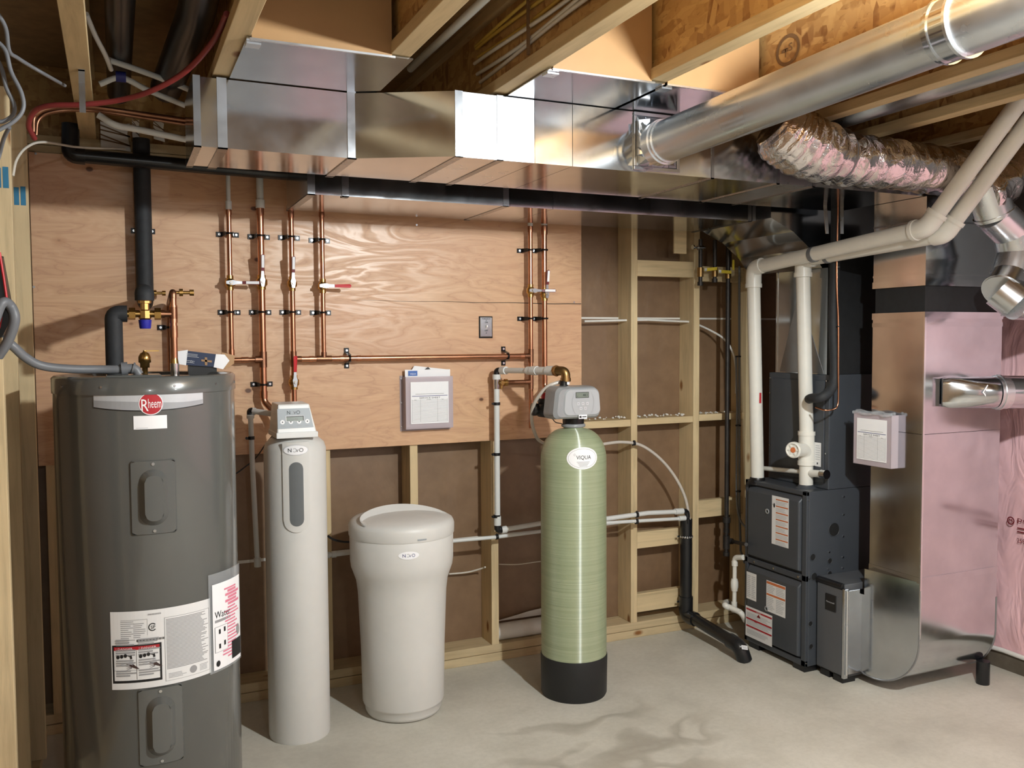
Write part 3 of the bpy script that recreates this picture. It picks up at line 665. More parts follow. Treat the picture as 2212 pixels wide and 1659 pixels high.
def ssq(c, hw, hz, n=24):
    c = V(c); u = V((0.5, 0.86, 0)).normalized(); o = []
    for k in range(n):
        a = 2 * PI * k / n; cx, sz = math.cos(a), math.sin(a); m_ = max(abs(cx), abs(sz)); o.append(c + u * (hw * cx / m_) + V((0, 0, 1)) * (hz * sz / m_))
    return o
Pa = V((P0.x, RY - 0.012, zc)); Pb = V((P1.x, RY - 0.10, zc))
b.loft([ssq(Pa, 0.008, 0.062), ssq(Pa.lerp(Pb, 0.12) + V((0, 0, 0)), 0.03, 0.066), vslab(Pa.lerp(Pb, 0.75), 0.078, 0.071), vslab(Pb, 0.078, 0.071)]); obj('boot_body', b, 'galvanized', bt)
b = B(); dd = (Pb - Pa).normalized(); b.tube([Pb - dd * 0.004, Pb + dd * 0.05], 0.075, 28); b.tube([Pb + dd * 0.012, Pb + dd * 0.022], 0.079, 28); obj('collar', b, 'galvanized_bright', bt)
b = B(); b.tube(fillet([Pb + dd * 0.05, Pb + dd * 0.16, Pb + dd * 0.16 + V((0.02, -0.5, 0.0))], 0.08), 0.074, 28); obj('round_pipe', b, 'galvanized', bt)
d = Decal(flat(Pa.lerp(Pb, 0.52) + V((-0.006, -0.078, -0.005)), (0.55, 0, 0.6), (-0.6, 0, 0.55), (-0.3, -0.86, 0)), 0.5)
d.rect(0, -0.02, 0.045, 0.015, 0); d.rect(0.006, -0.014, 0.02, 0.009, 1, 1); d.rect(0.026, -0.012, 0.038, 0.006, 1, 1); obj('barcode_sticker', d.b, ['paper_white', 'ink_grey'], bt)

# big round pipe from the trunk towards the camera
bp = thing('round_branch_pipe', 'large round galvanized pipe rising from the trunk across the joists', 'duct pipe', (1.8, 2.8, 2.3))
A0 = PY(1432, 308, 2.74); Z1 = O + ray(2042, 68) * 2.17; A1 = A0 + (Z1 - A0) * 1.0
b = B(); b.tube([A0, A1], 0.075, 36); obj('pipe', b, 'galvanized_pipe', bp)
dd = (A1 - A0).normalized()
b = B(); b.tube([A0 - dd * 0.03, A0 + dd * 0.03], 0.079, 36); b.tube([A0 + dd * 0.005, A0 + dd * 0.013], 0.083, 36); obj('start_collar', b, 'galvanized_bright', bp)
b = B(); b.tube([A1 - dd * 0.012, A1 + dd * 0.05], 0.0775, 36); b.tube([A1 - dd * 0.002, A1 + dd * 0.006], 0.082, 36); obj('joint_collar', b, 'galvanized', bp)
b = B(); b.tube([A1 + dd * 0.05, A1 + dd * 0.5], 0.0765, 36); b.tube([A1 + dd * 0.052, A1 + dd * 0.06], 0.084, 36); obj('end_pipe', b, 'galvanized_bright', bp)
q0, q1, q2, q3 = PY(1372, 250, YC), PY(1462, 262, YC), PY(1462, 366, YC), PY(1370, 352, YC)
cc = (q0 + q2) / 2
b = B(); b.loft([sqring(cc + V((0.0, -0.004, 0)), (0, -1, 0), (1, 0, 0), 0.088, 0.092), ringpts(A0 - dd * 0.02, dd, dd.cross(V((0, 0, 1))), 0.077, 0.077)][::1]) if 0 else None
r1 = [cc + V((0.088 * c_ / max(abs(c_), abs(s_)), -0.004, 0.092 * s_ / max(abs(c_), abs(s_)))) for c_, s_ in ((math.cos(2 * PI * k / 24), math.sin(2 * PI * k / 24)) for k in range(24))]
u_ = dd.cross(V((0, 0, 1))).normalized(); u_ = u_ if u_.x > 0 else -u_; w_ = V((0, 0, 1)) - dd * dd.z; w_.normalize()
r2 = [A0 - dd * 0.02 + u_ * (0.077 * math.cos(2 * PI * k / 24)) + w_ * (0.077 * math.sin(2 * PI * k / 24)) for k in range(24)]
b = B(); b.loft([r1, r2], sm=False); obj('takeoff_boot', b, 'galvanized', bp)
b = B()
for (x0, z0, x1, z1) in ((-0.1, -0.105, 0.1, -0.092), (-0.1, 0.092, 0.1, 0.105), (-0.1, -0.092, -0.088, 0.092), (0.088, -0.092, 0.1, 0.092)): b.box((cc.x + x0, YC - 0.008, cc.z + z0), (cc.x + x1, YC, cc.z + z1))
obj('takeoff_flange', b, 'galvanized_strap', bp, 0.001)
c1 = PY(1380, 262, YC - 0.02); d = Decal(flat(PY(1382, 302, YC - 0.035), (1, -0.25, 0.12), (-0.05, 0, 1), (-0.4, -1, 0.05)), 0.5)
d.rect(0, 0, 0.042, 0.072, 0); d.rect(0.008, 0.006, 0.03, 0.034, 1, 1); d.rect(0.012, 0.052, 0.018, 0.062, 2, 1); d.rect(0.034, 0.052, 0.04, 0.062, 2, 1); obj('barcode_sticker', d.b, ['paper_white', 'ink_grey', 'ink_black'], bp)
# second round pipe up in the bay
b = B(); b.tube([(2.80, 2.95, 2.60), (2.80, 0.4, 2.62)], 0.072, 32); b.tube([(2.80, 1.9, 2.61), (2.80, 1.91, 2.61)], 0.077, 32)
tag(obj('duct_pipe', b, 'galvanized_pipe'), 'round galvanized pipe lying up between two joists at the right', 'duct pipe')
# insulated flexible duct
fx = thing('flexible_duct', 'crumpled foil insulated flexible duct snaking below the joists', 'flexible duct', (2.6, 2.6, 2.3))
pts = spline([PY(1672, 268, 2.66), PY(1700, 292, 2.65), PY(1745, 318, 2.64), PY(1832, 345, 2.64), PY(1930, 355, 2.64), PY(2020, 368, 2.66), PY(2085, 378, 2.68)], 10)
b = B(); rs = [(0.118 - 0.02 * min(1, max(0, (i - 20) / 12)) - (0.03 * max(0, 1 - i / 6))) + 0.004 * math.sin(i * 1.9) + 0.002 * random.uniform(-1, 1) - (0.012 if i in (28, 29) else 0) for i in range(len(pts))]
b.tube(pts, 0.1, 40, rs=rs); obj('foil_jacket', b, 'foil', fx)
k = 28; b = B(); t_ = (pts[k + 1] - pts[k]).normalized(); b.tube([pts[k] - t_ * 0.004, pts[k] + t_ * 0.004], 0.096, 32); obj('zip_tie', b, 'cable_grey', fx)
ub = thing('foil_duct_bundle', 'dark crinkled foil wrapped duct end hanging at the right edge', 'flexible duct', (3.4, 2.62, 2.2))
pts = spline([PY(2330, 235, 2.62), PY(2250, 325, 2.62), PY(2175, 385, 2.62), PY(2118, 425, 2.62)], 8)
b = B(); b.tube(pts, 0.09, 36, rs=[0.092 + 0.008 * random.uniform(-1, 1) for _ in pts]); obj('foil_jacket', b, 'foil', ub)
er = thing('adjustable_elbow_pipe', 'shiny round galvanized pipe with segmented elbows beside the pink wall', 'duct pipe', (3.5, 2.62, 1.8))
ep = [PY(2128, 405, 2.62), PY(2148, 462, 2.62), PY(2188, 500, 2.62), PY(2198, 545, 2.62), PY(2184, 598, 2.62), PY(2166, 628, 2.60), PY(2195, 650, 2.56), PY(2290, 652, 2.50)]
names = ['upper_gore', 'upper_gore', 'upper_gore', 'straight_pipe', 'lower_gore', 'lower_gore', 'side_pipe']
for i in range(7):
    r_ = 0.08; a_, c_ = ep[i], ep[i + 1]; tt = (c_ - a_).normalized()
    b = B(); b.tube([a_ - tt * 0.012, c_ + tt * 0.012], r_, 30); b.tube([c_ - tt * 0.004, c_ + tt * 0.004], r_ + 0.005, 30); obj(names[i], b, 'galvanized_bright', er)

# ================================================================ WATER HEATER
HC = (0.093, 3.196); HR = 0.28; HZ = 1.545
wh = thing('water_heater', 'tall dark grey electric water heater with a round red badge', 'water heater', (HC[0], HC[1], 0))
b = B(); b.lathe((HC[0], HC[1], 0), [(HR - 0.012, 0.0), (HR - 0.012, 0.02), (HR, 0.028), (HR, HZ - 0.055)], 96); obj('tank_jacket', b, 'heater_grey', wh)
b = B(); b.lathe((HC[0], HC[1], 0), [(HR + 0.004, HZ - 0.055), (HR + 0.004, HZ - 0.008), (HR - 0.004, HZ), (HR - 0.02, HZ - 0.003), (HR - 0.03, HZ - 0.012), (0.01, HZ - 0.008)], 96)
lid = obj('top_cap', b, 'heater_grey', wh)
for a in (-60, -28, 15, 45, 75): 
    a = math.radians(a); p = V((HC[0] + math.sin(a) * (HR + 0.003), HC[1] - math.cos(a) * (HR + 0.003), HZ - 0.03)); n_ = V((math.sin(a), -math.cos(a), 0))
    obj('screw', B().cyl(p, p + n_ * 0.003, 0.004, 8), 'steel_screw', lid)
FH = lambda a0, z0: oncyl(HC, HR, a0, z0)
# element access covers
def cover(pxc, py0, py1):
    a, zt = cylhit(HC, HR, pxc, py0); _, zb_ = cylhit(HC, HR, pxc, py1); H_ = zt - zb_; W_ = 0.135
    f = FH(a, zb_); b = B()
    def plate(u0, v0, u1, v1, h0, h1, r, b, n=8):
        def outline(u0, v0, u1, v1, r):
            o = []
            for cx_, cy_, s in ((u1 - r, v1 - r, 0), (u0 + r, v1 - r, 1), (u0 + r, v0 + r, 2), (u1 - r, v0 + r, 3)):
                for k in range(n + 1):
                    t = PI / 2 * (s + k / n); o.append((cx_ + r * math.cos(t), cy_ + r * math.sin(t)))
            return o
        lo = outline(u0, v0, u1, v1, r); q = (h1 - h0) * 0.8; hi = outline(u0 + q, v0 + q, u1 - q, v1 - q, max(r - q, 0.002)); N = len(lo)
        vs = [f(u, v, h0) for u, v in lo] + [f(u, v, h1) for u, v in hi]
        b.add(vs, [(i, (i + 1) % N, N + (i + 1) % N, N + i) for i in range(N)], 0, True)
        # cap as vertical strips so that it follows the jacket
        half = N // 2; top = hi
        cols = 10; us = [u0 + q + (u1 - u0 - 2 * q) * k / cols for k in range(cols + 1)]
        rr = max(r - q, 0.002)
        def vr(u):
            du = max(0, (u0 + q + rr) - u, u - (u1 - q - rr)); e = rr - math.sqrt(max(0, rr * rr - du * du)); return v0 + q + e, v1 - q - e
        vs = []
        for u in us:
            a_, c_ = vr(u); vs += [f(u, a_, h1), f(u, c_, h1)]
        b.add(vs, [(2 * i, 2 * i + 2, 2 * i + 3, 2 * i + 1) for i in range(cols)], 0, True)
    plate(-W_ / 2, 0, W_ / 2, H_, -0.001, 0.005, 0.012, b)
    c_ = obj('access_cover', b, 'heater_grey', wh)
    b = B(); plate(-0.042, 0.03, 0.042, H_ - 0.03, 0.004, 0.026, 0.04, b); obj('raised_dome', b, 'heater_grey', c_)
    for v in (H_ - 0.014, 0.014):
        p = f(0.0, v, 0.004); q = f(0.0, v, 0.008); obj('screw', B().cyl(p, q, 0.005, 8), 'steel_screw', c_)
cover(330, 992, 1156); cover(346, 1482, 1652)
# band label with badge
a0, z0 = cylhit(HC, HR, 203, 878); a1, z1 = cylhit(HC, HR, 438, 868); at_, zt = cylhit(HC, HR, 320, 843)
Wd = (a1 - a0) * HR; Ht = 0.053
d = Decal(FH(a0, zt - Ht), 0.012)
N = 24; lo = [(Wd * k / N, 0.004 - 0.012 * (1 - (2 * k / N - 1) ** 2) ) for k in range(N + 1)]; hi = [(Wd * k / N, Ht) for k in range(N + 1)]
d.strip([(u, v - 0.003) for u, v in lo], lo, 3, 0); d.strip(lo, hi, 0, 0)
d.strip([(u, v + 0.0) for u, v in lo], [(u, v + 0.020 + 0.006 * math.sin(u * 14)) for u, v in lo], 1, 1)
d.text('CLASSIC', 0.004, Ht - 0.014, 0.008, 3, 2, anchor='l', w=0.040); d.text('series', 0.051, Ht - 0.014, 0.007, 2, 2, anchor='l', w=0.025)
d.text('PRO', Wd - 0.086, Ht - 0.014, 0.009, 5, 2, anchor='l', w=0.026); d.text('FESSIONAL', Wd - 0.005, Ht - 0.014, 0.009, 2, 2, anchor='r', w=0.054)
obj('maker_band_label', d.b, ['silver_label', 'silver_label_dark', 'ink_grey', 'ink_black', 'ink_red', 'paper_white'], wh)
ab, zb_ = cylhit(HC, HR, 326, 872); d = Decal(FH(ab, zb_), 0.01)
def cdisc(d, u, v, r, mi, k, n=36):   # disc in strips so that it bends with the jacket
    lo = [(u - r * math.cos(PI * i / n), v - r * math.sin(PI * i / n)) for i in range(n + 1)]; hi = [(a_, 2 * v - c_) for a_, c_ in lo]; d.strip(lo, hi, mi, k)
cdisc(d, 0, 0, 0.0345, 0, 3); cdisc(d, 0, 0, 0.0322, 1, 4)
d.text('R', -0.027, -0.022, 0.036, 0, 5, w=0.02, anchor='l'); d.text('heem', -0.008, -0.013, 0.028, 0, 5, w=0.037, anchor='l')
obj('round_badge', d.b, ['paper_white', 'ink_red'], wh)
a0, z0 = cylhit(HC, HR, 289, 928); a1, z1 = cylhit(HC, HR, 361, 926); _, zt = cylhit(HC, HR, 325, 897)
d = Decal(FH(a0, z0), 0.012); d.rect(0, 0, (a1 - a0) * HR, zt - z0 - 0.001, 0); d.rect(0.006, 0.0035, 0.04, 0.0045, 1, 1); obj('blank_sticker', d.b, ['paper_white', 'ink_grey'], wh)
# big data label
a0, z0 = cylhit(HC, HR, 238, 1322); a1, z1 = cylhit(HC, HR, 452, 1290); _, zb_ = cylhit(HC, HR, 241, 1490)
Wd = (a1 - a0) * HR; Hd = z0 - zb_
d = Decal(FH(a0, zb_), 0.012); d.rect(0, 0, Wd, Hd, 0)
s = Wd; L_ = 0.48 * s
d.rect(0.012 * s, 0.02, L_, 0.57 * Hd, 3, 1); d.rect(0.03 * s, 0.028, L_ - 0.02 * s, 0.545 * Hd, 0, 2)
d.rect(0.03 * s, 0.505 * Hd, L_ - 0.02 * s, 0.55 * Hd, 2, 3)
d.text('! DANGER', 0.13 * s, 0.512 * Hd, 0.006, 0, 4, w=0.16 * s); d.text('! DANGER', 0.35 * s, 0.512 * Hd, 0.006, 0, 4, w=0.16 * s)
mid = 0.245 * s; d.rect(mid - 0.0006, 0.03, mid + 0.0006, 0.5 * Hd, 3, 3); d.rect(0.03 * s, 0.245 * Hd, L_ - 0.02 * s, 0.248 * Hd, 3, 3)
for u0 in (0.03 * s, mid):
    for k in range(3): d.disc(u0 + 0.012 + k * 0.011, 0.42 * Hd + 0.002 * k, 0.005, 0.006, 3, 4, 14)
    d.poly([(u0 + 0.038, 0.435 * Hd), (u0 + 0.052, 0.44 * Hd), (u0 + 0.054, 0.395 * Hd), (u0 + 0.048, 0.39 * Hd), (u0 + 0.047, 0.42 * Hd)], 3, 4)
    d.poly([(u0 + 0.046, 0.38 * Hd), (u0 + 0.054, 0.385 * Hd), (u0 + 0.058, 0.32 * Hd), (u0 + 0.044, 0.32 * Hd)], 6, 3)
    d.poly([(u0 + 0.045, 0.315 * Hd), (u0 + 0.056, 0.325 * Hd), (u0 + 0.074, 0.26 * Hd), (u0 + 0.066, 0.262 * Hd), (u0 + 0.05, 0.29 * Hd)], 5, 4)
    for k in range(4): d.poly([(u0 + 0.036, 0.325 * Hd - k * 0.006), (u0 + 0.037, 0.33 * Hd - k * 0.006), (u0 + 0.052, 0.32 * Hd - k * 0.003), (u0 + 0.052, 0.31 * Hd - k * 0.003)], 5, 4)
    d.rect(u0 + 0.006, 0.31 * Hd, u0 + 0.036, 0.313 * Hd, 1, 3, 0.0, 0.006)
    for k in range(4): d.lines(u0 + 0.006, 0.04 + 0.032 * k, u0 + 0.068, 0.062 + 0.032 * k, 3, 1, 4, 0.6, 0.35)
d.lines(0.10 * s, 0.62 * Hd, 0.235 * s, 0.88 * Hd, 10, 4, 1, 0.35, 0.5); d.lines(0.22 * s, 0.65 * Hd, 0.34 * s, 0.85 * Hd, 8, 4, 1, 0.4, 0.6); d.rect(0.10 * s, 0.885 * Hd, 0.35 * s, 0.89 * Hd, 4, 1); d.rect(0.35 * s, 0.68 * Hd, 0.353 * s, 0.89 * Hd, 4, 1)
d.ring(0.40 * s, 0.78 * Hd, 0.012, 0.0125, 0.003, 3, 2, a0=0.7, a1=2 * PI - 0.7); d.text('SP', 0.405 * s, 0.755 * Hd, 0.011, 3, 3, w=0.013)
for k in range(26): d.rect(0.25 * s + k * 0.0031, 0.605 * Hd, 0.25 * s + k * 0.0031 + (0.0012 if k % 3 else 0.0022), 0.635 * Hd, 3, 2)
for k in range(12): d.rect(0.36 * s + k * 0.0032, 0.935 * Hd, 0.36 * s + k * 0.0032 + 0.002, 0.955 * Hd, 4, 2)
d.rect(0.51 * s, 0.05 * Hd, 0.985 * s, 0.88 * Hd, 4, 1); d.rect(0.515 * s, 0.055 * Hd, 0.98 * s, 0.875 * Hd, 0, 2)
d.lines(0.525 * s, 0.20 * Hd, 0.97 * s, 0.86 * Hd, 38, 1, 3, 0.6, 0.22); d.lines(0.54 * s, 0.08 * Hd, 0.72 * s, 0.15 * Hd, 4, 4, 3, 0.4, 0.3); d.lines(0.86 * s, 0.08 * Hd, 0.96 * s, 0.17 * Hd, 5, 4, 3, 0.4, 0.3); d.disc(0.79 * s, 0.13 * Hd, 0.012, 0.012, 4, 3)
obj('data_label', d.b, ['label_white', 'ink_grey', 'ink_red', 'ink_black', 'ink_grey', 'skin_print', 'ink_light'], wh)
# loose plastic pouch with the pink smeared leaflet
a0, z0 = cylhit(HC, HR, 452, 1452); a1 = a0 + 0.17 / HR; _, zt = cylhit(HC, HR, 452, 1268)
fp = FH(a0, z0); H2 = zt - z0 + 0.005
d = Decal(lambda u, v, h: fp(u, v, 0.004 + h + 0.05 * u), 0.012); d.rect(0, -0.008, 0.165, H2 + 0.035, 0); po = obj('document_pouch', d.b, 'clear_bag', wh)
d = Decal(lambda u, v, h: fp(u, v, 0.006 + h + 0.05 * u), 0.012); d.rect(0.012, 0.0, 0.155, H2, 0)
d.text('Water', 0.02, 0.60 * H2, 0.022, 1, 2, w=0.07, anchor='l'); d.rect(0.02, 0.55 * H2, 0.09, 0.58 * H2, 2, 2)
d.rect(0.018, 0.20 * H2, 0.075, 0.50 * H2, 2, 2); d.rect(0.02, 0.205 * H2, 0.073, 0.495 * H2, 0, 3)
for u, v in ((0.034, 0.24), (0.056, 0.26), (0.034, 0.41), (0.056, 0.42)): d.rect(u, v * H2, u + 0.008, (v + 0.055) * H2, 1, 4)
for k in range(22):
    v = (0.10 + 0.038 * k) * H2; u0_ = 0.045 + 0.03 * random.random() if k < 10 else 0.055 + 0.03 * random.random(); d.rect(u0_, v, 0.115 + 0.03 * random.random(), v + 0.021 * H2 * (1.4 if 15 < k < 21 else 0.9), 3, 2)
d.rect(0.095, 0.05 * H2, 0.152, 0.26 * H2, 1, 5); d.disc(0.135, 0.36 * H2, 0.010, 0.018, 2, 4); d.disc(0.03, 0.07 * H2, 0.008, 0.010, 1, 4)
obj('leaflet', d.b, ['paper_white', 'ink_black', 'ink_grey', 'ink_pink'], po)
# fittings on the heater top (its own parts)
def top(px, py=800): return PZ(px, py, HZ)
pr = V((PY(313, 790, 3.22).x, 3.22, HZ - 0.01)); b = B(); b.lathe(pr, [(0.009, 0), (0.009, 0.03), (0.015, 0.03), (0.015, 0.045), (0.02, 0.048), (0.02, 0.066), (0.014, 0.078), (0.005, 0.083), (0.005, 0.088)], 20); vb = obj('vacuum_relief_valve', b, 'brass', wh)
b = B(); b.box((pr.x + 0.0, pr.y - 0.002, pr.z + 0.084), (pr.x + 0.045, pr.y + 0.002, pr.z + 0.088)); obj('test_lever', b, 'brass', vb)
b = B(); q = PY(303, 797, 3.06); b.box((q.x - 0.10, 2.99, HZ - 0.006), (q.x + 0.06, 3.12, HZ + 0.003)); obj('junction_plate', b, 'heater_grey', wh, 0.003)
# power cable
cb = thing('power_cable', 'grey flexible power cable sagging from the left edge to the heater top', 'cable', PY(268, 797, 3.08))
CY = 3.08
b = B(); b.tube(spline([PY(-14, 760, 3.0), PY(6, 735, 3.0), PY(28, 748, 3.0), PY(55, 772, 3.02), PY(90, 790, 3.04), PY(150, 797, 3.06), PY(215, 798, 3.08), PY(262, 798, 3.08)], 8), 0.0135, 14); obj('conduit', b, 'cable_grey', cb)
b = B(); b.tube(fillet([PY(258, 797, CY), PY(292, 795, CY), V((PY(300, 800, CY).x, CY, HZ + 0.002))], 0.025), 0.0145, 14); b.tube([PY(262, 797, CY), PY(276, 796, CY)], 0.021, 14); b.tube([PY(286, 795, CY), PY(290, 796, CY)], 0.019, 12); obj('elbow_connector', b, 'cable_grey', cb)
b = B(); b.tube(spline([PY(-14, 700, 2.9), PY(4, 655, 2.9), PY(22, 660, 2.92), PY(32, 690, 2.92), PY(18, 735, 2.94), PY(-4, 770, 2.96)], 8), 0.014, 12)
tag(obj('conduit_loop', b, 'cable_grey'), 'loop of grey conduit hanging at the left edge beside the black bag', 'cable')
hb = thing('hanging_bag', 'black bag with a red edge hanging at the far left', 'bag', PY(0, 700, 2.95))
b = B(); q = [PY(-40, 540, 2.95), PY(0, 548, 2.95), PY(17, 640, 2.95), PY(24, 690, 2.95), PY(4, 728, 2.95), PY(-40, 740, 2.95)]; b.prism(q, (0, 0.09, 0)); obj('body', b, 'black_plastic', hb, 0.008)
b = B(); b.tube([PY(-1, 545, 2.945), PY(8, 600, 2.945), PY(17, 662, 2.945)], 0.0035, 8); obj('red_piping', b, 'red_plastic', hb)
b = B(); b.prism([PY(-8, 715, 2.948), PY(6, 684, 2.948), PY(2, 705, 2.948), PY(-6, 725, 2.948)], (0, -0.004, 0)); obj('red_patch', b, 'red_plastic', hb)

# ================================================================ PIPES ON THE HEATER
W0 = 4.055
ip = thing('insulated_hot_pipe', 'black foam insulated hot water pipe from the ceiling to the heater with brass mixing valve', 'pipe', PY(245, 795, 3.25))
VY = 3.25; vx = PY(313, 678, VY)
b = B(); xt = PY(310, 500, W0).x; b.tube([(xt, W0, 2.5), (xt, W0, PY(311, 640, W0).z)], 0.034, 20); obj('riser_insulation', b, 'black_foam', ip)
b = B(); b.tube(fillet([V((xt, W0, PY(311, 625, W0).z)), V((xt, W0, vx.z + 0.07)), V((vx.x, VY, vx.z + 0.07)), V((vx.x, VY, vx.z + 0.045))], 0.05), 0.031, 18); obj('elbow_insulation', b, 'black_foam', ip)
b = B(); b.tube(fillet([V((vx.x - 0.055, VY, vx.z)), V((PY(245, 680, VY).x, VY, vx.z)), V((PY(245, 680, VY).x, VY, HZ - 0.005))], 0.035), 0.028, 18); obj('heater_side_insulation', b, 'black_foam', ip)
mv = obj('mixing_valve', B().lathe((vx.x, VY, vx.z - 0.02), [(0.016, 0), (0.02, 0.005), (0.02, 0.03), (0.014, 0.034), (0.014, 0.055), (0.021, 0.056), (0.021, 0.068), (0.012, 0.07)], 8, sm=False).tube([(vx.x - 0.055, VY, vx.z), (vx.x + 0.055, VY, vx.z)], 0.012, 14), 'brass', ip)
for s_ in (-1, 1): obj('union_nut', B().lathe((vx.x + s_ * 0.03, VY, vx.z), [(0.021, 0), (0.021, 0.02)], 6, ax=(s_, 0, 0), sm=False), 'brass', mv)
obj('blue_knob', B().lathe((vx.x, VY, vx.z - 0.05), [(0.017, 0), (0.0185, 0.004), (0.021, 0.03)], 20), 'blue_plastic', mv)
cc_ = thing('cold_inlet_pipe', 'copper cold water pipe looping from the wall down to the heater', 'pipe', PY(378, 795, VY))
xc = PY(375, 700, VY).x
hx = PY(367, 700, W0 + 0.02).x; ztop = PY(377, 632, VY).z
b = B(); b.tube([(xc, VY, HZ - 0.005), (xc, VY, ztop - 0.02)], 0.0115, 16); obj('pipe', b, 'copper', cc_)
b = B(); b.tube(fillet([V((xc, VY, ztop - 0.02)), V((xc, VY, ztop)), V((hx, W0 + 0.02, ztop - 0.005)), V((hx, W0 + 0.02, ztop - 0.05))], 0.02), 0.012, 14); obj('crossover', b, 'copper_dull', cc_)
b = B(); b.tube([(hx, W0 + 0.02, ztop - 0.05), (hx, W0 + 0.02, 1.30)], 0.011, 14); obj('wall_pipe', b, 'copper_dull', cc_)
b = B(); b.tube([(vx.x + 0.055, VY, vx.z), (xc, VY, vx.z)], 0.0115, 14); b.tube([(vx.x + 0.05, VY, vx.z), (vx.x + 0.062, VY, vx.z)], 0.014, 14); obj('branch', b, 'copper', cc_)
for z_, w_2 in ((vx.z, 0.03), (ztop - 0.07, 0.02), (vx.z - 0.06, 0.02)):
    obj('coupling', B().tube([(xc, VY, z_ - w_2), (xc, VY, z_ + w_2)], 0.0135, 16), 'copper', cc_)
obj('taped_thread', B().tube([(xc, VY, HZ + 0.03), (xc, VY, HZ + 0.07)], 0.011, 12, rs=[0.014, 0.009]), 'brass', cc_)
obj('nipple', B().tube([(xc, VY, HZ - 0.01), (xc, VY, HZ + 0.032)], 0.0145, 14), 'chrome', cc_)
def drain(px, py, Y, lab_):
    p = PY(px, py, Y); b = B(); b.tube([p - V((0.03, 0, 0)), p + V((0.022, 0, 0))], 0.006, 10); b.tube([p - V((0.012, 0, 0)), p], 0.013, 8); b.tube([p + V((0.022, 0, 0)), p + V((0.036, 0, 0))], 0.011, 10)
    tag(obj('drain_valve', b, 'brass'), lab_, 'valve')
drain(338, 633, 4.04, 'small brass drain valve behind the black riser elbow'); drain(395, 632, 3.3, 'small brass drain valve at the top of the copper loop')
# torn carton
ct = thing('torn_carton', 'torn small blue and white carton lying on the water heater', 'carton', PY(440, 795, 3.3))
q = [PY(398, 757, 3.33), PY(474, 766, 3.33), PY(469, 793, 3.33), PY(394, 788, 3.33)]
q0_ = [V((p.x, 3.33, p.z)) for p in q]
b = B(); b.prism(q0_[::-1], (0, 0.05, 0)); obj('box_body', b, 'carton_blue', ct, 0.001)
b = B(); b.prism([q0_[0] + V((-0.03, 0.0, -0.004)), q0_[0] + V((0.012, -0.002, 0.002)), q0_[3] + V((0.012, -0.002, -0.002)), q0_[3] + V((-0.02, 0, 0.004))][::-1], (0, 0.004, 0)); obj('torn_flap', b, 'paper_white', ct); b = B(); b.prism([q0_[1] + V((-0.012, -0.002, 0.002)), q0_[1] + V((0.018, -0.002, 0.0)), q0_[1] + V((0.034, -0.003, -0.022)), q0_[2] + V((0.02, -0.002, -0.008)), q0_[2] + V((-0.012, -0.002, 0))], (0, 0.004, 0)); obj('torn_flap', b, 'paper_white', ct)
b = B(); b.prism([q0_[1] + V((0.01, 0.01, 0.008)), q0_[1] + V((0.055, 0.02, -0.004)), q0_[1] + V((0.052, 0.02, -0.034)), q0_[2] + V((0.03, 0.01, -0.008)), q0_[2] + V((0, 0.01, 0))], (0, 0.004, 0)); obj('cardboard_flap', b, 'cardboard', ct)
eu = (q0_[1] - q0_[0]); d = Decal(flat(q0_[3] + V((0, -0.001, 0)), eu, (0, 0, 1), (0, -1, 0)), 0.5); d.lines(0.014, 0.03, 0.06, 0.044, 3, 0, 0, 0.3, 0.2); d.lines(0.014, 0.008, 0.05, 0.02, 2, 0, 0, 0.25, 0.3); d.rect(0.064, 0.02, 0.10, 0.027, 1, 0); d.rect(0.076, 0.008, 0.084, 0.036, 1, 0); d.ring(0.03, 0.015, 0.004, 0.004, 0.0012, 0, 0)
obj('print', d.b, ['ink_light', 'cardboard'], ct)
obj('carton_foot', B().box((q0_[3].x + 0.02, 3.34, HZ - 0.012), (q0_[2].x - 0.0, 3.37, q0_[3].z + 0.002)), 'black_plastic', ct)

# ================================================================ SOFTENER
SC = (0.673, 3.715); SR = 0.1265
so = thing('water_softener', 'slim tall grey water softener with a dark slot window and white control head', 'water softener', (SC[0], SC[1], 0))
sh = cylhit(SC, SR, 640, 985)[1]
TOP = 1.262
b = B(); b.lathe((SC[0], SC[1], 0), [(SR - 0.003, 0), (SR, 0.01), (SR, TOP - 0.055), (SR - 0.008, TOP - 0.03), (SR - 0.03, TOP - 0.01), (SR - 0.06, TOP - 0.002), (0.03, TOP)], 64); obj('tank_jacket', b, 'grey_white_plastic', so)
aF, zF = cylhit(SC, SR, 642, 1150); _, zFt = cylhit(SC, SR, 642, 958)
fs_ = oncyl(SC, SR, aF, zF)
def capsule(u0, u1, v0, v1, r, topsq=False, n=12):
    o = []
    for k in range(2 * n + 1):
        pass
    return o
def caps_strip(d, hw, v0, v1, mi, k, sq=False, n=24):
    lo, hi = [], []
    for i in range(n + 1):
        u = -hw + 2 * hw * i / n; e = hw - math.sqrt(max(0, hw * hw - u * u)); lo.append((u, v0 + e)); hi.append((u, v1 - (0 if sq else e)))
    d.strip(lo, hi, mi, k); return lo, hi
def raised(par, name, hw, v0, v1, h, mt, sq=False):
    d = Decal(lambda u, v, k: fs_(u, v, h + k), 0.01); lo, hi = caps_strip(d, hw, v0, v1, 0, 0, sq)
    ol = lo + hi[::-1]; vs = [fs_(u, v, -0.002) for u, v in ol] + [fs_(u, v, h + 0.0012) for u, v in ol]; N = len(ol)
    d.b.add(vs, [(i, (i + 1) % N, N + (i + 1) % N, N + i) for i in range(N)], 0, False)
    return obj(name, d.b, mt, par)
ftr = raised(so, 'front_trim', 0.052, 0, zFt - zF + 0.005, 0.004, 'grey_white_plastic', True)
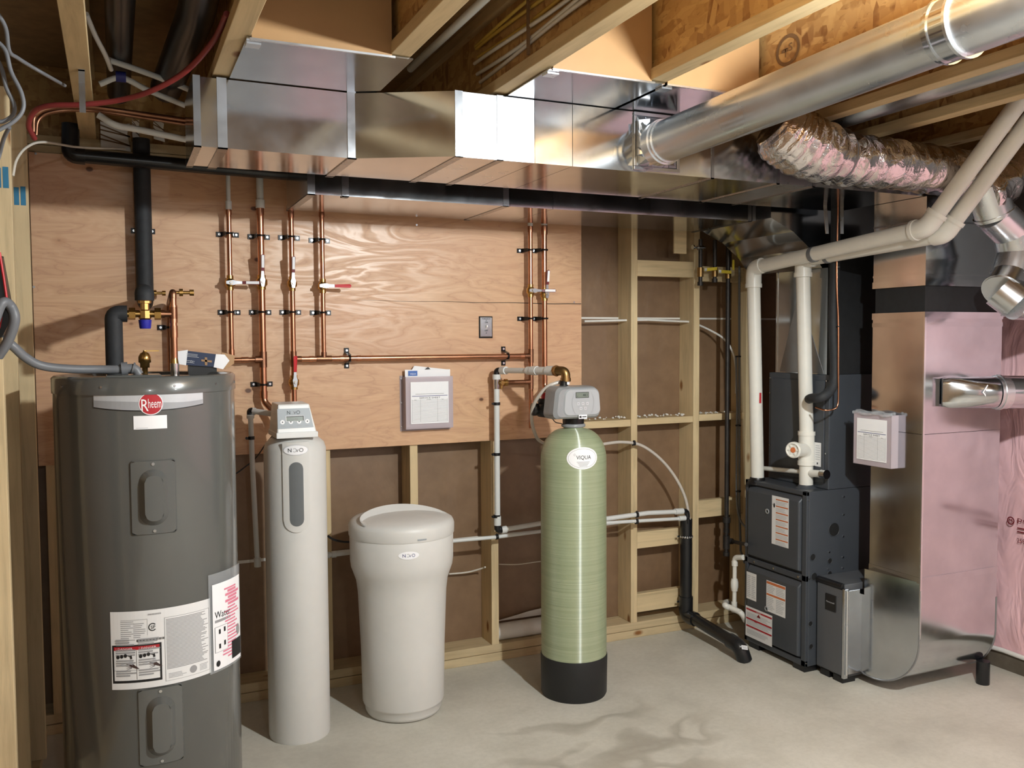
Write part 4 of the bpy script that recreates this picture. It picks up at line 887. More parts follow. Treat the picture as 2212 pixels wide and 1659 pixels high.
raised(ftr, 'slot_window', 0.027, 0.025, zFt - zF - 0.075, 0.0045, 'slot_grey')
d = Decal(lambda u, v, k: fs_(u, v, 0.0065 + k), 0.01); vv = zFt - zF - 0.026
def cell(d, u, v, a, b_, mi, k, n=28):
    lo = [(u - a * math.cos(PI * i / n), v - b_ * math.sin(PI * i / n)) for i in range(n + 1)]; hi = [(x_, 2 * v - y_) for x_, y_ in lo]; d.strip(lo, hi, mi, k)
cell(d, 0, vv, 0.047, 0.021, 1, -1); cell(d, 0, vv, 0.045, 0.019, 0, 0)
def novo(d, u, v, h, mi, mi2, k, w=0.056):
    d.text('N', u - w / 2, v - h / 2, h, mi, k, w=w * 0.24, anchor='l'); d.ring(u - w * 0.06, v, h * 0.52, h * 0.52, h * 0.12, mi2, k, a0=-2.4, a1=2.4)
    d.text('V', u + w * 0.02, v - h / 2, h * 0.75, mi, k, w=w * 0.18, anchor='l'); d.ring(u + w * 0.38, v, h * 0.52, h * 0.52, h * 0.13, mi, k)
novo(d, -0.001, vv, 0.015, 2, 3, 2)
obj('oval_logo', d.b, ['paper_white', 'silver_label', 'ink_black', 'ink_grey'], ftr)
# control head
hp = [PY(598, 947, 3.60), PY(686, 941, 3.60)]
hx0, hx1, hz0 = hp[0].x, hp[1].x, hp[0].z; hz1 = PY(640, 872, 3.64).z
hy0 = 3.595; cxh = (hx0 + hx1) / 2
hd = obj('control_head', B().hexa([(hx0, hy0, hz0), (hx1, hy0, hz0 + 0.002), (hx1, 3.80, hz0 + 0.002), (hx0, 3.80, hz0), (hx0 + 0.009, hy0 + 0.025, hz1), (hx1 - 0.028, hy0 + 0.025, hz1), (hx1 - 0.02, 3.79, hz1), (hx0 + 0.012, 3.79, hz1)]), 'light_plastic', so, 0.006)
obj('head_skirt', B().box((hx0 - 0.003, hy0 - 0.004, hz0 - 0.002), (hx1 + 0.001, 3.80, hz0 + 0.022)), 'light_plastic', so, 0.004)
nrm = V((0, -(hz1 - hz0), 0.025)).normalized(); upv = V((0, 0.025, hz1 - hz0)).normalized()
d = Decal(flat((cxh - 0.007, hy0 + 0.025 * 0.2 - 0.0005, hz0 + (hz1 - hz0) * 0.2), (1, 0, 0), upv, nrm), 0.5)
Hh = (hz1 - hz0) * 0.68
d.poly([(-0.070, 0.01), (0.073, 0.012), (0.060, Hh), (-0.068, Hh)], 0, 0)
novo(d, -0.005, Hh - 0.016, 0.014, 1, 2, 2, 0.05); d.rect(-0.036, Hh - 0.052, 0.036, Hh - 0.029, 4, 1); d.rect(-0.034, Hh - 0.051, 0.033, Hh - 0.033, 3, 2); d.rect(-0.034, Hh - 0.034, 0.034, Hh - 0.031, 1, 3); d.rect(0.032, Hh - 0.051, 0.035, Hh - 0.031, 1, 3); d.text('12:41', 0, Hh - 0.048, 0.009, 2, 4)
for k in range(4): d.disc(-0.05 + k * 0.033, 0.037, 0.009, 0.009, 4, 1, 18); d.disc(-0.05 + k * 0.033, 0.037, 0.0028, 0.0028, 1, 2, 8); d.rect(-0.059 + k * 0.033, 0.019, -0.041 + k * 0.033, 0.021, 2, 1)
obj('control_panel', d.b, ['panel_grey', 'ink_black', 'ink_grey', 'lcd', 'paper_white'], so)
obj('valve_neck', B().lathe((SC[0], SC[1], TOP - 0.01), [(0.055, 0), (0.055, hz0 - TOP + 0.012)], 24), 'black_plastic', so)
# ================================================================ BRINE TANK
BC = (1.143, 3.76)
zs_ = lambda px, py, r: cylhit(BC, r, px, py)[1]
zl = zs_(870, 1150, 0.232)
br = thing('brine_tank', 'round light grey salt tank with a domed lid', 'salt tank', (BC[0], BC[1], 0))
b = B(); b.lathe((BC[0], BC[1], 0), [(0.150, 0.0), (0.163, 0.006), (0.170, 0.02), (0.172, 0.045), (0.178, 0.05), (0.181, 0.058), (0.186, 0.30), (0.196, 0.545), (0.203, 0.60), (0.215, 0.635), (0.224, 0.66), (0.228, 0.69), (0.229, zl - 0.045), (0.226, zl - 0.04)], 72); obj('tank_body', b, 'grey_white_plastic', br)
b = B(); b.lathe((BC[0], BC[1], zl), [(0.231, -0.05), (0.233, -0.045), (0.234, -0.008), (0.232, 0.0), (0.226, 0.012), (0.21, 0.022), (0.15, 0.034), (0.08, 0.04), (0.005, 0.042)], 72); li = obj('lid', b, 'grey_white_plastic', br)
# raised crescent step on the lid
vs = []; n = 40
def lidz(x, y): r = math.hypot(x, y); return zl + 0.042 - 0.75 * r * r * 0.6
cres_o = []; cres_i = []
for k in range(n + 1):
    t = k / n; a = math.radians(200 - 190 * t) ; ro = 0.2 * (1 - 0.0 * t); cres_i.append((0.205 * math.cos(a), 0.205 * math.sin(a) * 0.62 - 0.075))
for k in range(n + 1):
    x, y = cres_i[k]; s_ = math.sin(PI * k / n); cres_o.append((x, y - 0.028 * s_ - 0.001))
top_ = [V((BC[0] + x, BC[1] + y, lidz(x, y) + 0.001 + 0.028 * math.sin(PI * k / n))) for k, (x, y) in enumerate(cres_i)]
bot_ = [V((BC[0] + x, BC[1] + y, lidz(x, y) - 0.001)) for x, y in cres_o]
bk = [V((BC[0] + x * 0.9, BC[1] + y + 0.035, lidz(x * 0.9, y + 0.035) - 0.001)) for x, y in cres_i]
b = B(); b.add(bot_ + top_, [(i, i + 1, n + 2 + i, n + 1 + i) for i in range(n)], 0, True); b.add(top_ + bk, [(i, i + 1, n + 2 + i, n + 1 + i) for i in range(n)], 0, True); obj('crescent_step', b, 'grey_white_plastic', li)
b = B(); b.box((BC[0] - 0.045, BC[1] + 0.175, zl + 0.014), (BC[0] + 0.0, BC[1] + 0.2, zl + 0.026)); obj('lid_clip', b, 'black_plastic', li)
a_, z_ = cylhit(BC, 0.228, 883, 1200); d = Decal(oncyl(BC, 0.2285, a_, z_), 0.01); cell(d, 0, 0, 0.044, 0.017, 0, 1); novo(d, 0.0, 0, 0.013, 1, 2, 3, 0.052); obj('oval_logo', d.b, ['paper_white', 'ink_blue', 'ink_grey'], br)
a_, z_ = cylhit(BC, 0.234, 912, 1166); d = Decal(oncyl(BC, 0.234, a_, z_), 0.01); d.rect(-0.02, -0.003, 0.02, 0.003, 0); obj('lid_notch', d.b, 'panel_grey', li)
b = B(); b.tube(spline([PY(708, 1158, 3.85), PY(722, 1166, 3.86), PY(740, 1170, 3.87), PY(760, 1171, 3.87)], 6), 0.005, 8)
tag(obj('brine_line', b, 'black_plastic'), 'thin black tube from the softener to the salt tank', 'tube')
b = B(); b.tube([PY(704, 1199, 4.06), PY(728, 1197, 4.06), PY(765, 1192, 4.06)], 0.011, 12); b.tube([PY(716, 1198, 4.06), PY(726, 1197, 4.06)], 0.015, 12); b.tube([PY(703, 1199, 4.06), PY(712, 1199, 4.06)], 0.015, 12)
tag(obj('pex_pipe', b, 'pex_white'), 'short white pipe with a fitting between softener and salt tank', 'pipe')

# ================================================================ MINERAL TANK
VC = (1.928, 3.61); VR = 0.1525
vt = thing('filter_tank', 'green fiberglass pressure tank on a black base with a grey control valve', 'filter tank', (VC[0], VC[1], 0))
zB = cylhit(VC, VR, 1240, 1433)[1]; zT = cylhit(VC, 0.05, 1228, 925)[1]
obj('tank_base', B().lathe((VC[0], VC[1], 0), [(VR - 0.004, 0), (VR + 0.001, 0.01), (VR + 0.004, zB - 0.01), (VR + 0.002, zB)], 64), 'rubber_base', vt)
H_ = PY(1228, 925, 3.55).z; dome = [(VR - 0.001, 0.02)] + [(VR, 0.2), (VR, H_ - 0.15)] + [(0.04 + (VR - 0.04) * math.cos(a) ** 0.92, H_ - 0.15 + 0.142 * math.sin(a)) for a in [PI / 2 * k / 12 for k in range(1, 12)]] + [(0.045, H_ - 0.007)] + [(0.044, H_ + 0.012)]
obj('tank_shell', B().lathe((VC[0], VC[1], 0), dome, 72), 'fiberglass', vt)
a_, z_ = cylhit(VC, VR, 1259, 990); d = Decal(oncyl(VC, VR, a_, z_), 0.008); cell(d, 0, 0, 0.073, 0.050, 0, 1)
def bring(d, u, v, a, b_, th, mi, k): d.ring(u, v, a, b_, th, mi, k, 40)
bring(d, 0, 0, 0.066, 0.043, 0.0012, 2, 2); d.text('VIQUA', 0.004, -0.008, 0.021, 1, 3, w=0.068); d.ring(-0.037, 0.016, 0.004, 0.005, 0.001, 2, 3)
for k in range(4): d.rect(-0.028 + 0.004 * k, -0.018 - 0.006 * k, 0.032 - 0.004 * k, -0.016 - 0.006 * k, 2, 3)
obj('oval_sticker', d.b, ['paper_white', 'ink_black', 'ink_grey'], vt)
obj('tank_collar', B().lathe((VC[0], VC[1], H_ - 0.002), [(0.05, 0), (0.056, 0.004), (0.056, 0.014), (0.045, 0.018)], 32), 'head_grey', vt)
# control valve head
hv = V((VC[0] + 0.03, VC[1], H_ + 0.02)); fy = 3.50
p0, p1 = PY(1200, 908, fy), PY(1296, 833, fy)
def rrect(cx_, cz_, hw, hh, r, y, n=6, top=1.0, sk=0.0):
    o = []
    for sx, sz, s0 in ((1, 1, 0), (-1, 1, 1), (-1, -1, 2), (1, -1, 3)):
        for k in range(n + 1):
            t = PI / 2 * (s0 + k / n); x = sx * (hw - r) + r * math.cos(t); z = sz * (hh - r) + r * math.sin(t)
            f = 1 + (top - 1) * (z / hh * 0.5 + 0.5); o.append(V((cx_ + x * f, y, cz_ + z + sk * x)))
    return o
cx_, cz_ = (p0.x + p1.x) / 2 + 0.0, (p0.z + p1.z) / 2; hw, hh = (p1.x - p0.x) / 2 + 0.012, (p1.z - p0.z) / 2
b = B(); b.loft([rrect(cx_ - 0.002, cz_, hw, hh, 0.03, 3.60, top=0.86), rrect(cx_, cz_, hw, hh, 0.03, fy + 0.05, top=0.86), rrect(cx_, cz_, hw - 0.003, hh - 0.003, 0.03, fy + 0.014, top=0.86), rrect(cx_ + 0.004, cz_, hw - 0.014, hh - 0.012, 0.028, fy, top=0.86)], sm=False); cv = obj('control_head', b, 'head_grey', vt, 0.003)
b = B(); b.loft([rrect(cx_ + 0.02, cz_ + 0.002, hw - 0.027, hh - 0.012, 0.03, fy + 0.002, top=0.9), rrect(cx_ + 0.02, cz_ + 0.002, hw - 0.033, hh - 0.018, 0.028, fy - 0.006, top=0.9)], sm=False); fpn = obj('face_panel', b, 'head_face', vt, 0.002)
d = Decal(onfront(cx_ + 0.02, cz_, fy - 0.006), 0.5); d.rect(-0.035, 0.022, 0.032, 0.048, 0, 0); d.rect(-0.033, 0.024, 0.03, 0.046, 1, 1); d.text('44.1', 0.012, 0.029, 0.011, 0, 3)
d.text('P', -0.026, 0.027, 0.005, 0, 3)
for u, v in ((-0.022, -0.004), (0.001, -0.004), (0.024, -0.004), (-0.009, -0.025), (0.014, -0.025)): d.rect(u - 0.0065, v - 0.0065, u + 0.0065, v + 0.0065, 2, 1); d.rect(u - 0.003, v - 0.002, u + 0.003, v + 0.002, 3, 2)
d.ring(0, 0.0, 0.058, 0.072, 0.0012, 4, 1, a0=-0.9, a1=0.75); d.ring(0, 0.0, 0.054, 0.066, 0.001, 4, 1, a0=PI - 0.75, a1=PI + 0.9)
d.rect(-0.02, -0.072, 0.022, -0.054, 5, 1); d.rect(-0.017, -0.068, -0.006, -0.059, 0, 2); d.rect(-0.003, -0.0655, 0.019, -0.061, 0, 2)
obj('display_and_keys', d.b, ['ink_black', 'lcd', 'silver_label', 'ink_grey', 'silver_label_dark', 'paper_white'], fpn)
obj('valve_body', B().lathe((VC[0], VC[1], H_ + 0.015), [(0.05, 0), (0.052, 0.05), (0.04, 0.12), (0.03, 0.17)], 20), 'black_plastic', vt)
p = PY(1222, 838, 3.56); obj('inlet_stem', B().lathe((p.x, 3.58, p.z - 0.04), [(0.02, 0), (0.02, 0.07), (0.017, 0.072)], 20), 'black_plastic', vt)
# bypass valve assembly behind left
bv = thing('bypass_valve', 'black plastic bypass valve joining the copper pipe to the green tank head', 'valve', PY(1180, 880, 3.7))
def pt(x, y, Y=3.72): return PY(x, y, Y)
b = B(); b.tube([pt(1180, 863), pt(1180, 898)], 0.032, 18); b.tube([pt(1177, 898), pt(1177, 861)], 0.036, 18, rs=[0.03, 0.036]); obj('upper_body', b, 'black_plastic', bv)
b = B(); b.lathe(pt(1176, 886, 3.70), [(0.028, -0.04), (0.034, -0.03), (0.034, 0.03), (0.02, 0.036)], 18, ax=(0.2, -0.97, 0)); obj('dial', b, 'black_plastic', bv)
b = B(); b.tube([pt(1160, 882), pt(1200, 886)], 0.022, 16); b.lathe(pt(1163, 884), [(0.024, 0), (0.03, 0.01), (0.03, 0.03), (0.02, 0.034)], 16, ax=(-1, 0, 0)); b.tube([pt(1198, 858, 3.70), pt(1200, 905, 3.70)], 0.018, 12); obj('side_body', b, 'black_plastic', bv)
b = B(); b.tube([pt(1179, 852), pt(1179, 862)], 0.022, 18); b.tube([pt(1179, 848), pt(1179, 853)], 0.028, 6); obj('red_lock_nut', b, 'red_plastic', bv)
b = B(); b.tube([pt(1186, 843, 3.66), pt(1192, 843, 3.66)], 0.006, 10); b.tube([pt(1191, 843, 3.66), pt(1201, 843, 3.66)], 0.014, 12); b.tube([pt(1201, 843, 3.66), pt(1208, 843, 3.66)], 0.008, 10); obj('drain_port', b, 'black_plastic', bv)
b = B(); b.tube(spline([pt(1196, 893, 3.6), pt(1193, 902, 3.6), pt(1200, 912, 3.6), pt(1213, 915, 3.6)], 5), 0.0022, 6); obj('sensor_wire', b, 'black_plastic', bv)

# white pex piping from the valve head
PXY = 4.05
wpx = PY(1073, 900, PXY).x
wp = thing('white_feed_pipe', 'white plastic pipe running from the green tank head down the wall', 'pipe', (wpx, PXY, 0.55))
ztp = PY(1075, 800, PXY).z; ep_ = PY(1200, 801, 3.62); zlow = PY(1075, 1145, PXY).z
b = B(); b.tube([(wpx, PXY, ztp - 0.03), (wpx, PXY, zlow + 0.02)], 0.0145, 16); obj('down_pipe', b, 'pex_white', wp)
b = B(); b.tube([(wpx, PXY, ztp - 0.045), (wpx, PXY, ztp - 0.02)], 0.0205, 16); b.tube([(wpx, PXY, zlow + 0.07), (wpx, PXY, zlow + 0.025)], 0.0185, 16); obj('crimp_ring', b, 'pex_white', wp)
b = B(); b.tube(fillet([V((wpx, PXY, ztp - 0.03)), V((wpx, PXY, ztp)), V((wpx + 0.03, PXY - 0.02, ztp))], 0.02), 0.015, 14); obj('top_elbow', b, 'black_plastic', wp)
s0 = V((wpx + 0.02, PXY - 0.018, ztp)); s1 = ep_
b = B(); b.tube([s0, s0.lerp(s1, 0.55)], 0.0135, 16); obj('cross_pipe', b, 'pex_white', wp)
b = B(); b.tube([s0.lerp(s1, 0.0), s0.lerp(s1, 0.09)], 0.0195, 16); obj('crimp_ring', b, 'pex_white', wp)
b = B(); b.tube([s0.lerp(s1, 0.5), s0.lerp(s1, 0.6)], 0.0195, 16); obj('crimp_ring', b, 'pex_white', wp)
b = B(); b.tube([s0.lerp(s1, 0.58), s0.lerp(s1, 0.68)], 0.0215, 16); obj('reducer', b, 'pex_white', wp)
b = B(); b.tube([s0.lerp(s1, 0.66), s1], 0.0185, 16); obj('cross_pipe', b, 'pex_white', wp)
b = B(); b.tube([s0.lerp(s1, 0.86), s0.lerp(s1, 0.99)], 0.0225, 16); obj('crimp_ring', b, 'pex_white', wp)
ex = PY(1222, 840, 3.58)
b = B(); b.tube(fillet([s1, V((ex.x, 3.58, ep_.z)), V((ex.x, 3.58, ex.z + 0.035))], 0.035, 8), 0.021, 20); b.tube([s1, s1 + (s1 - s0).normalized() * 0.012], 0.026, 8); b.tube([(ex.x, 3.58, ex.z + 0.034), (ex.x, 3.58, ex.z + 0.05)], 0.024, 18); obj('brass_elbow', b, 'bronze', wp)
obj('tape_wrap', B().tube([(ex.x, 3.58, ex.z + 0.02), (ex.x, 3.58, ex.z + 0.035)], 0.0185, 16), 'paper_white', wp)
b = B(); b.tube(fillet([V((wpx, PXY, zlow + 0.03)), V((wpx, PXY, zlow)), V((wpx + 0.03, PXY, zlow))], 0.015), 0.0165, 14); obj('bottom_elbow', b, 'black_plastic', wp)
b = B(); b.tube([PY(1082, 1145, PXY), PY(1165, 1131, PXY), PY(1305, 1121, PXY), PY(1400, 1108, PXY), PY(1468, 1105, PXY)], 0.0125, 14); obj('upper_run', b, 'pex_white', wp)
obj('crimp_ring', B().tube([PY(1083, 1145, PXY), PY(1094, 1143, PXY)], 0.018, 14), 'pex_white', wp)
b = B(); b.tube([PY(1458, 1105, PXY), PY(1475, 1104, PXY)], 0.017, 14); obj('crimp_ring', b, 'pex_white', wp)
b = B(); b.tube(fillet([PY(1472, 1104, PXY), PY(1484, 1104, PXY), PY(1485, 1118, PXY)], 0.015), 0.014, 12); obj('end_elbow', b, 'black_plastic', wp)
w2 = thing('white_drain_pipe', 'thin white pipe running behind both tanks to the black drain', 'pipe', PY(985, 1168, PXY))
b = B(); b.tube([PY(940, 1172, PXY), PY(1073, 1160, PXY), PY(1165, 1148, PXY), PY(1305, 1130, PXY), PY(1400, 1124, PXY), PY(1474, 1120, PXY)], 0.0095, 12); obj('pipe', b, 'pex_white', w2)
b = B(); b.tube([PY(1466, 1120, PXY), PY(1480, 1119, PXY)], 0.014, 12); obj('crimp_ring', b, 'pex_white', w2)
b = B(); b.tube(fillet([PY(1478, 1119, PXY), PY(1486, 1119, PXY), PY(1487, 1130, PXY)], 0.01), 0.012, 10); obj('end_elbow', b, 'black_plastic', w2)
b = B(); b.tube(spline([PY(1213, 824, 3.6), PY(1182, 836, 3.62), PY(1156, 868, 3.68), PY(1148, 900, 3.75), PY(1155, 935, 3.82), PY(1170, 955, 3.9), PY(1215, 968, 4.0), PY(1260, 968, 4.06), PY(1305, 959, 4.08), PY(1345, 955, 4.08), PY(1385, 962, 4.08), PY(1425, 990, 4.07), PY(1458, 1030, 4.06), PY(1480, 1075, 4.05), PY(1489, 1122, 4.05)], 8), 0.0085, 12)
tag(obj('drain_tube', b, 'tube_clear'), 'translucent flexible tube arching from the green tank head to the black drain', 'tube')
wl2 = thing('softener_feed_pipe', 'white pipe with an elbow hanging left of the softener', 'pipe', PY(552, 1225, 4.02))
b = B(); b.tube([PY(541, 895, 4.0), PY(545, 1000, 4.02), PY(556, 1215, 4.04)], 0.0115, 12); obj('down_pipe', b, 'pex_white', wl2)
b = B(); b.tube([PY(548, 888, 3.98), PY(600, 896, 3.86)], 0.0125, 12); obj('cross_pipe', b, 'pex_white', wl2)
b = B(); b.tube(fillet([PY(541, 898, 4.0), PY(540, 887, 4.0), PY(550, 888, 3.99)], 0.02), 0.015, 12); obj('elbow', b, 'black_plastic', wl2)
for a_, c_ in (((541, 896), (541, 904)), ((544, 888), (552, 889))): obj('crimp_ring', B().tube([PY(a_[0], a_[1], 3.99), PY(c_[0], c_[1], 3.99)], 0.0165, 12), 'pex_white', wl2)
obj('end_plug', B().tube([PY(556, 1205, 4.04), PY(556.5, 1224, 4.04)], 0.0155, 12), 'pex_white', wl2)
b = B(); b.tube(spline([PY(602, 926, 3.75), PY(575, 958, 3.9), PY(552, 990, 4.06), PY(525, 1012, 4.08), PY(500, 1030, 4.08)], 6), 0.003, 8)
tag(obj('softener_cable', b, 'black_plastic'), 'thin black cable trailing from the softener head towards the heater', 'cable')

# ================================================================ COPPER ON THE PLYWOOD
def cp(x, y): return PY(x, y, W0)
def rpt(X, z): return V((X, W0, z))
xr = {1: cp(497, 600).x, 2: cp(565, 600).x, 3: cp(631, 600).x, 4: cp(697, 600).x, 5: cp(1146, 600).x, 6: cp(1176, 600).x}
zr = lambda x, y: cp(x, y).z
def pipe(par, pts, r, mt='copper', name='pipe'): return obj(name, B().tube(pts, r, 16), mt, par)
def coup(par, p, ax, r, l=0.03): ax = V(ax); return obj('coupling', B().tube([p - ax * l / 2, p + ax * l / 2], r + 0.0022, 16), 'copper', par)
def tee(par, p, r, side_=1, l=0.035):
    b = B(); b.tube([p - V((0, 0, l)), p + V((0, 0, l))], r + 0.0025, 16); b.tube([p, p + V((side_ * l, 0, 0))], r + 0.002, 16); return obj('tee', b, 'copper_dull', par)
def valve(par, X, z, r, dirn, grip='chrome', label=True):
    p = rpt(X, z)
    b = B(); b.tube([p - V((0, 0, 0.032)), p + V((0, 0, 0.032))], r + 0.004, 14); b.lathe(p - V((0, 0, 0.018)), [(r + 0.004, 0), (r + 0.011, 0.008), (r + 0.011, 0.028), (r + 0.004, 0.036)], 16); b.tube([p + V((0, -r, 0)), p + V((0, -r - 0.022, 0))], 0.007, 10)
    v = obj('ball_valve', b, 'brass', par); dv = V({'r': (1, 0, 0), 'u': (0, 0, 1)}[dirn]); pv = V((0, 0, 1)) if dirn == 'r' else V((1, 0, 0)); o_ = p + V((0, -r - 0.018, 0))
    b = B(); b.prism([o_ - dv * 0.02 - pv * 0.006, o_ - dv * 0.02 + pv * 0.006, o_ + dv * 0.010 + pv * 0.011, o_ + dv * 0.022 + pv * 0.007, o_ + dv * 0.05 + pv * 0.005, o_ + dv * 0.05 - pv * 0.005, o_ + dv * 0.022 - pv * 0.007, o_ + dv * 0.010 - pv * 0.011], (0, -0.003, 0))
    b.tube([o_ + V((0, -0.003, 0)), o_ + V((0, -0.009, 0))], 0.006, 6); obj('lever_plate', b, 'galvanized_dull', v)
    b = B(); s_ = o_ + dv * 0.048; b.prism([s_ - pv * 0.0065 + V((0, -0.001, 0)), s_ + pv * 0.0065 + V((0, -0.001, 0)), s_ + pv * 0.0085 + dv * 0.068 + V((0, -0.012, 0)), s_ + dv * 0.074 + V((0, -0.012, 0)), s_ - pv * 0.0085 + dv * 0.068 + V((0, -0.012, 0))], (0, -0.006, 0)); obj('handle_grip', b, 'red_plastic' if grip == 'red' else 'maroon', v, 0.001)
    if grip != 'red':
        b = B(); q_ = s_ + dv * 0.014 + V((0, -0.0115, 0)); b.prism([q_ - pv * 0.0058, q_ + pv * 0.0058, q_ + pv * 0.0058 + dv * 0.054 + V((0, -0.008, 0)), q_ - pv * 0.0058 + dv * 0.054 + V((0, -0.008, 0))], (0, -0.0012, 0)); obj('paper_tag', b, 'paper_white', v)
    return v
R1, R2 = 0.0105, 0.0145
zm = zr(900, 772)
ca = thing('copper_manifold', 'copper pipework of the first two risers feeding the softener', 'pipe', rpt(xr[1], zr(497, 450)), 'copper manifolds on the plywood')
del ca['group']
for i, (yt, r) in {1: (450, R1), 2: (447, R2)}.items():
    zb2 = zm if i == 1 else zr(567, 848)
    pipe(ca, [rpt(xr[i], zr(565, yt)), rpt(xr[i], zb2)], r); coup(ca, rpt(xr[i], zr(565, yt) - 0.015), (0, 0, 1), r, 0.04)
valve(ca, xr[1], zr(497, 611), R1, 'r'); valve(ca, xr[2], zr(565, 610), R2, 'u')
pipe(ca, [rpt(xr[1] - 0.004, zm), rpt(xr[2], zm)], R1); tee(ca, rpt(xr[2], zm), R2, -1); coup(ca, rpt(xr[1] + 0.055, zm), (1, 0, 0), R1); coup(ca, rpt(xr[1], zm + 0.03), (0, 0, 1), R1)
coup(ca, rpt(xr[2], zr(567, 852)), (0, 0, 1), R2, 0.03)
b = B(); b.tube(fillet([rpt(xr[2], zr(567, 852)), rpt(xr[2] + 0.002, zr(567, 868)), V((xr[2] + 0.07, W0 - 0.05, zr(567, 885) - 0.045)), V((0.655, 3.87, zr(567, 885) - 0.06))], 0.03), R2, 16); obj('lower_bend', b, 'copper', ca)
cb2 = thing('copper_main', 'long horizontal copper main with three risers on the plywood', 'pipe', rpt(xr[3], zm))
for i, (yt, r) in {3: (456, R1 + 0.001), 4: (455, R1), 5: (489, R1 + 0.001)}.items():
    px_ = {3: 631, 4: 697, 5: 1146}[i]
    zb2 = {3: zr(637, 873), 4: zm, 5: zr(1146, 925)}[i]
    pipe(cb2, [rpt(xr[i], zr(px_, yt)), rpt(xr[i], zb2)], r); coup(cb2, rpt(xr[i], zr(px_, yt) - 0.014), (0, 0, 1), r, 0.03)
valve(cb2, xr[3], zr(631, 613), R1, 'u'); valve(cb2, xr[4], zr(697, 618), R1, 'r', 'red'); valve(cb2, xr[5], zr(1146, 628), R1, 'r'); valve(cb2, xr[3], zr(634, 826), R1 + 0.002, 'u', 'red')
pipe(cb2, [rpt(xr[3], zm), rpt(xr[5], zm)], R1 + 0.0015, name='main_pipe'); tee(cb2, rpt(xr[3], zm), R1 + 0.001, 1); tee(cb2, rpt(xr[5], zm), R1 + 0.001, -1)
b = B(); p = rpt(xr[4], zm); b.tube([p - V((0.035, 0, 0)), p + V((0.035, 0, 0))], R1 + 0.0035, 16); b.tube([p, p + V((0, 0, 0.03))], R1 + 0.002, 16); obj('tee', b, 'copper_dull', cb2)
for i in (0.08, 0.22, 0.30): coup(cb2, rpt(xr[3] + i, zm), (1, 0, 0), R1 + 0.001, 0.02)
coup(cb2, rpt(xr[5], zm - 0.07), (0, 0, 1), R1); coup(cb2, rpt(xr[5] - 0.05, zm), (1, 0, 0), R1, 0.02)
zt_ = zr(1100, 826); tee(cb2, rpt(xr[5], zt_), R1, -1); pipe(cb2, [rpt(xr[5], zt_), rpt(wpx + 0.03, zt_)], R1 + 0.001, 'copper_dull', 'branch')
b = B(); b.tube([rpt(wpx - 0.005, zt_), rpt(wpx + 0.06, zt_)], 0.013, 14); b.tube([rpt(wpx + 0.045, zt_), rpt(wpx + 0.06, zt_)], 0.018, 12); b.tube([rpt(wpx + 0.02, zt_), rpt(wpx + 0.02, zt_) + V((0, -0.035, 0))], 0.010, 10); b.tube([rpt(wpx + 0.03, zt_), rpt(wpx + 0.03, zt_ - 0.03)], 0.007, 10); gv = obj('gate_valve', b, 'brass', cb2)
obj('valve_union', B().tube([(wpx, PXY - 0.001, zt_ - 0.03), (wpx, PXY - 0.001, zt_ + 0.03)], 0.0165, 14), 'chrome', cb2)
cc2 = thing('copper_bypass_riser', 'rightmost thick copper riser coming down to the red nut', 'pipe', rpt(xr[6], 1.3))
pipe(cc2, [rpt(xr[6], zr(1176, 489)), rpt(xr[6], zr(1177, 820)), ], R2 - 0.001); b = B(); b.tube(fillet([rpt(xr[6], zr(1177, 815)), rpt(xr[6], zr(1177, 840)), V((pt(1179, 850).x, 3.72, zr(1177, 850) - 0.0)), V(pt(1179, 856))], 0.03), R2 - 0.001, 14); obj('lower_bend', b, 'copper', cc2)
coup(cc2, rpt(xr[6], zr(1176, 497)), (0, 0, 1), R2, 0.045); valve(cc2, xr[6], zr(1176, 636), R2 - 0.002, 'u')
# white pipes entering the copper from above
ORD = {1: 'first', 2: 'second', 3: 'third', 4: 'fourth', 5: 'fifth', 6: 'sixth'}
for i in xr:
    zt0 = zr({1: 497, 2: 565, 3: 631, 4: 697, 5: 1146, 6: 1176}[i], {1: 452, 2: 449, 3: 458, 4: 457, 5: 490, 6: 490}[i]); r = {2: 0.0155, 6: 0.0125}.get(i, 0.0095)
    t = thing('pex_riser', 'white plastic riser above the %s copper riser from the left' % ORD[i], 'pipe', rpt(xr[i], zt0), 'white risers above the copper')
    obj('pipe', B().tube([rpt(xr[i], zt0 - 0.005), rpt(xr[i], 2.5)], r, 12), 'pex_white', t); obj('crimp_ring', B().tube([rpt(xr[i], zt0 - 0.002), rpt(xr[i], zt0 + 0.035)], r + 0.004, 12), 'pex_white', t)
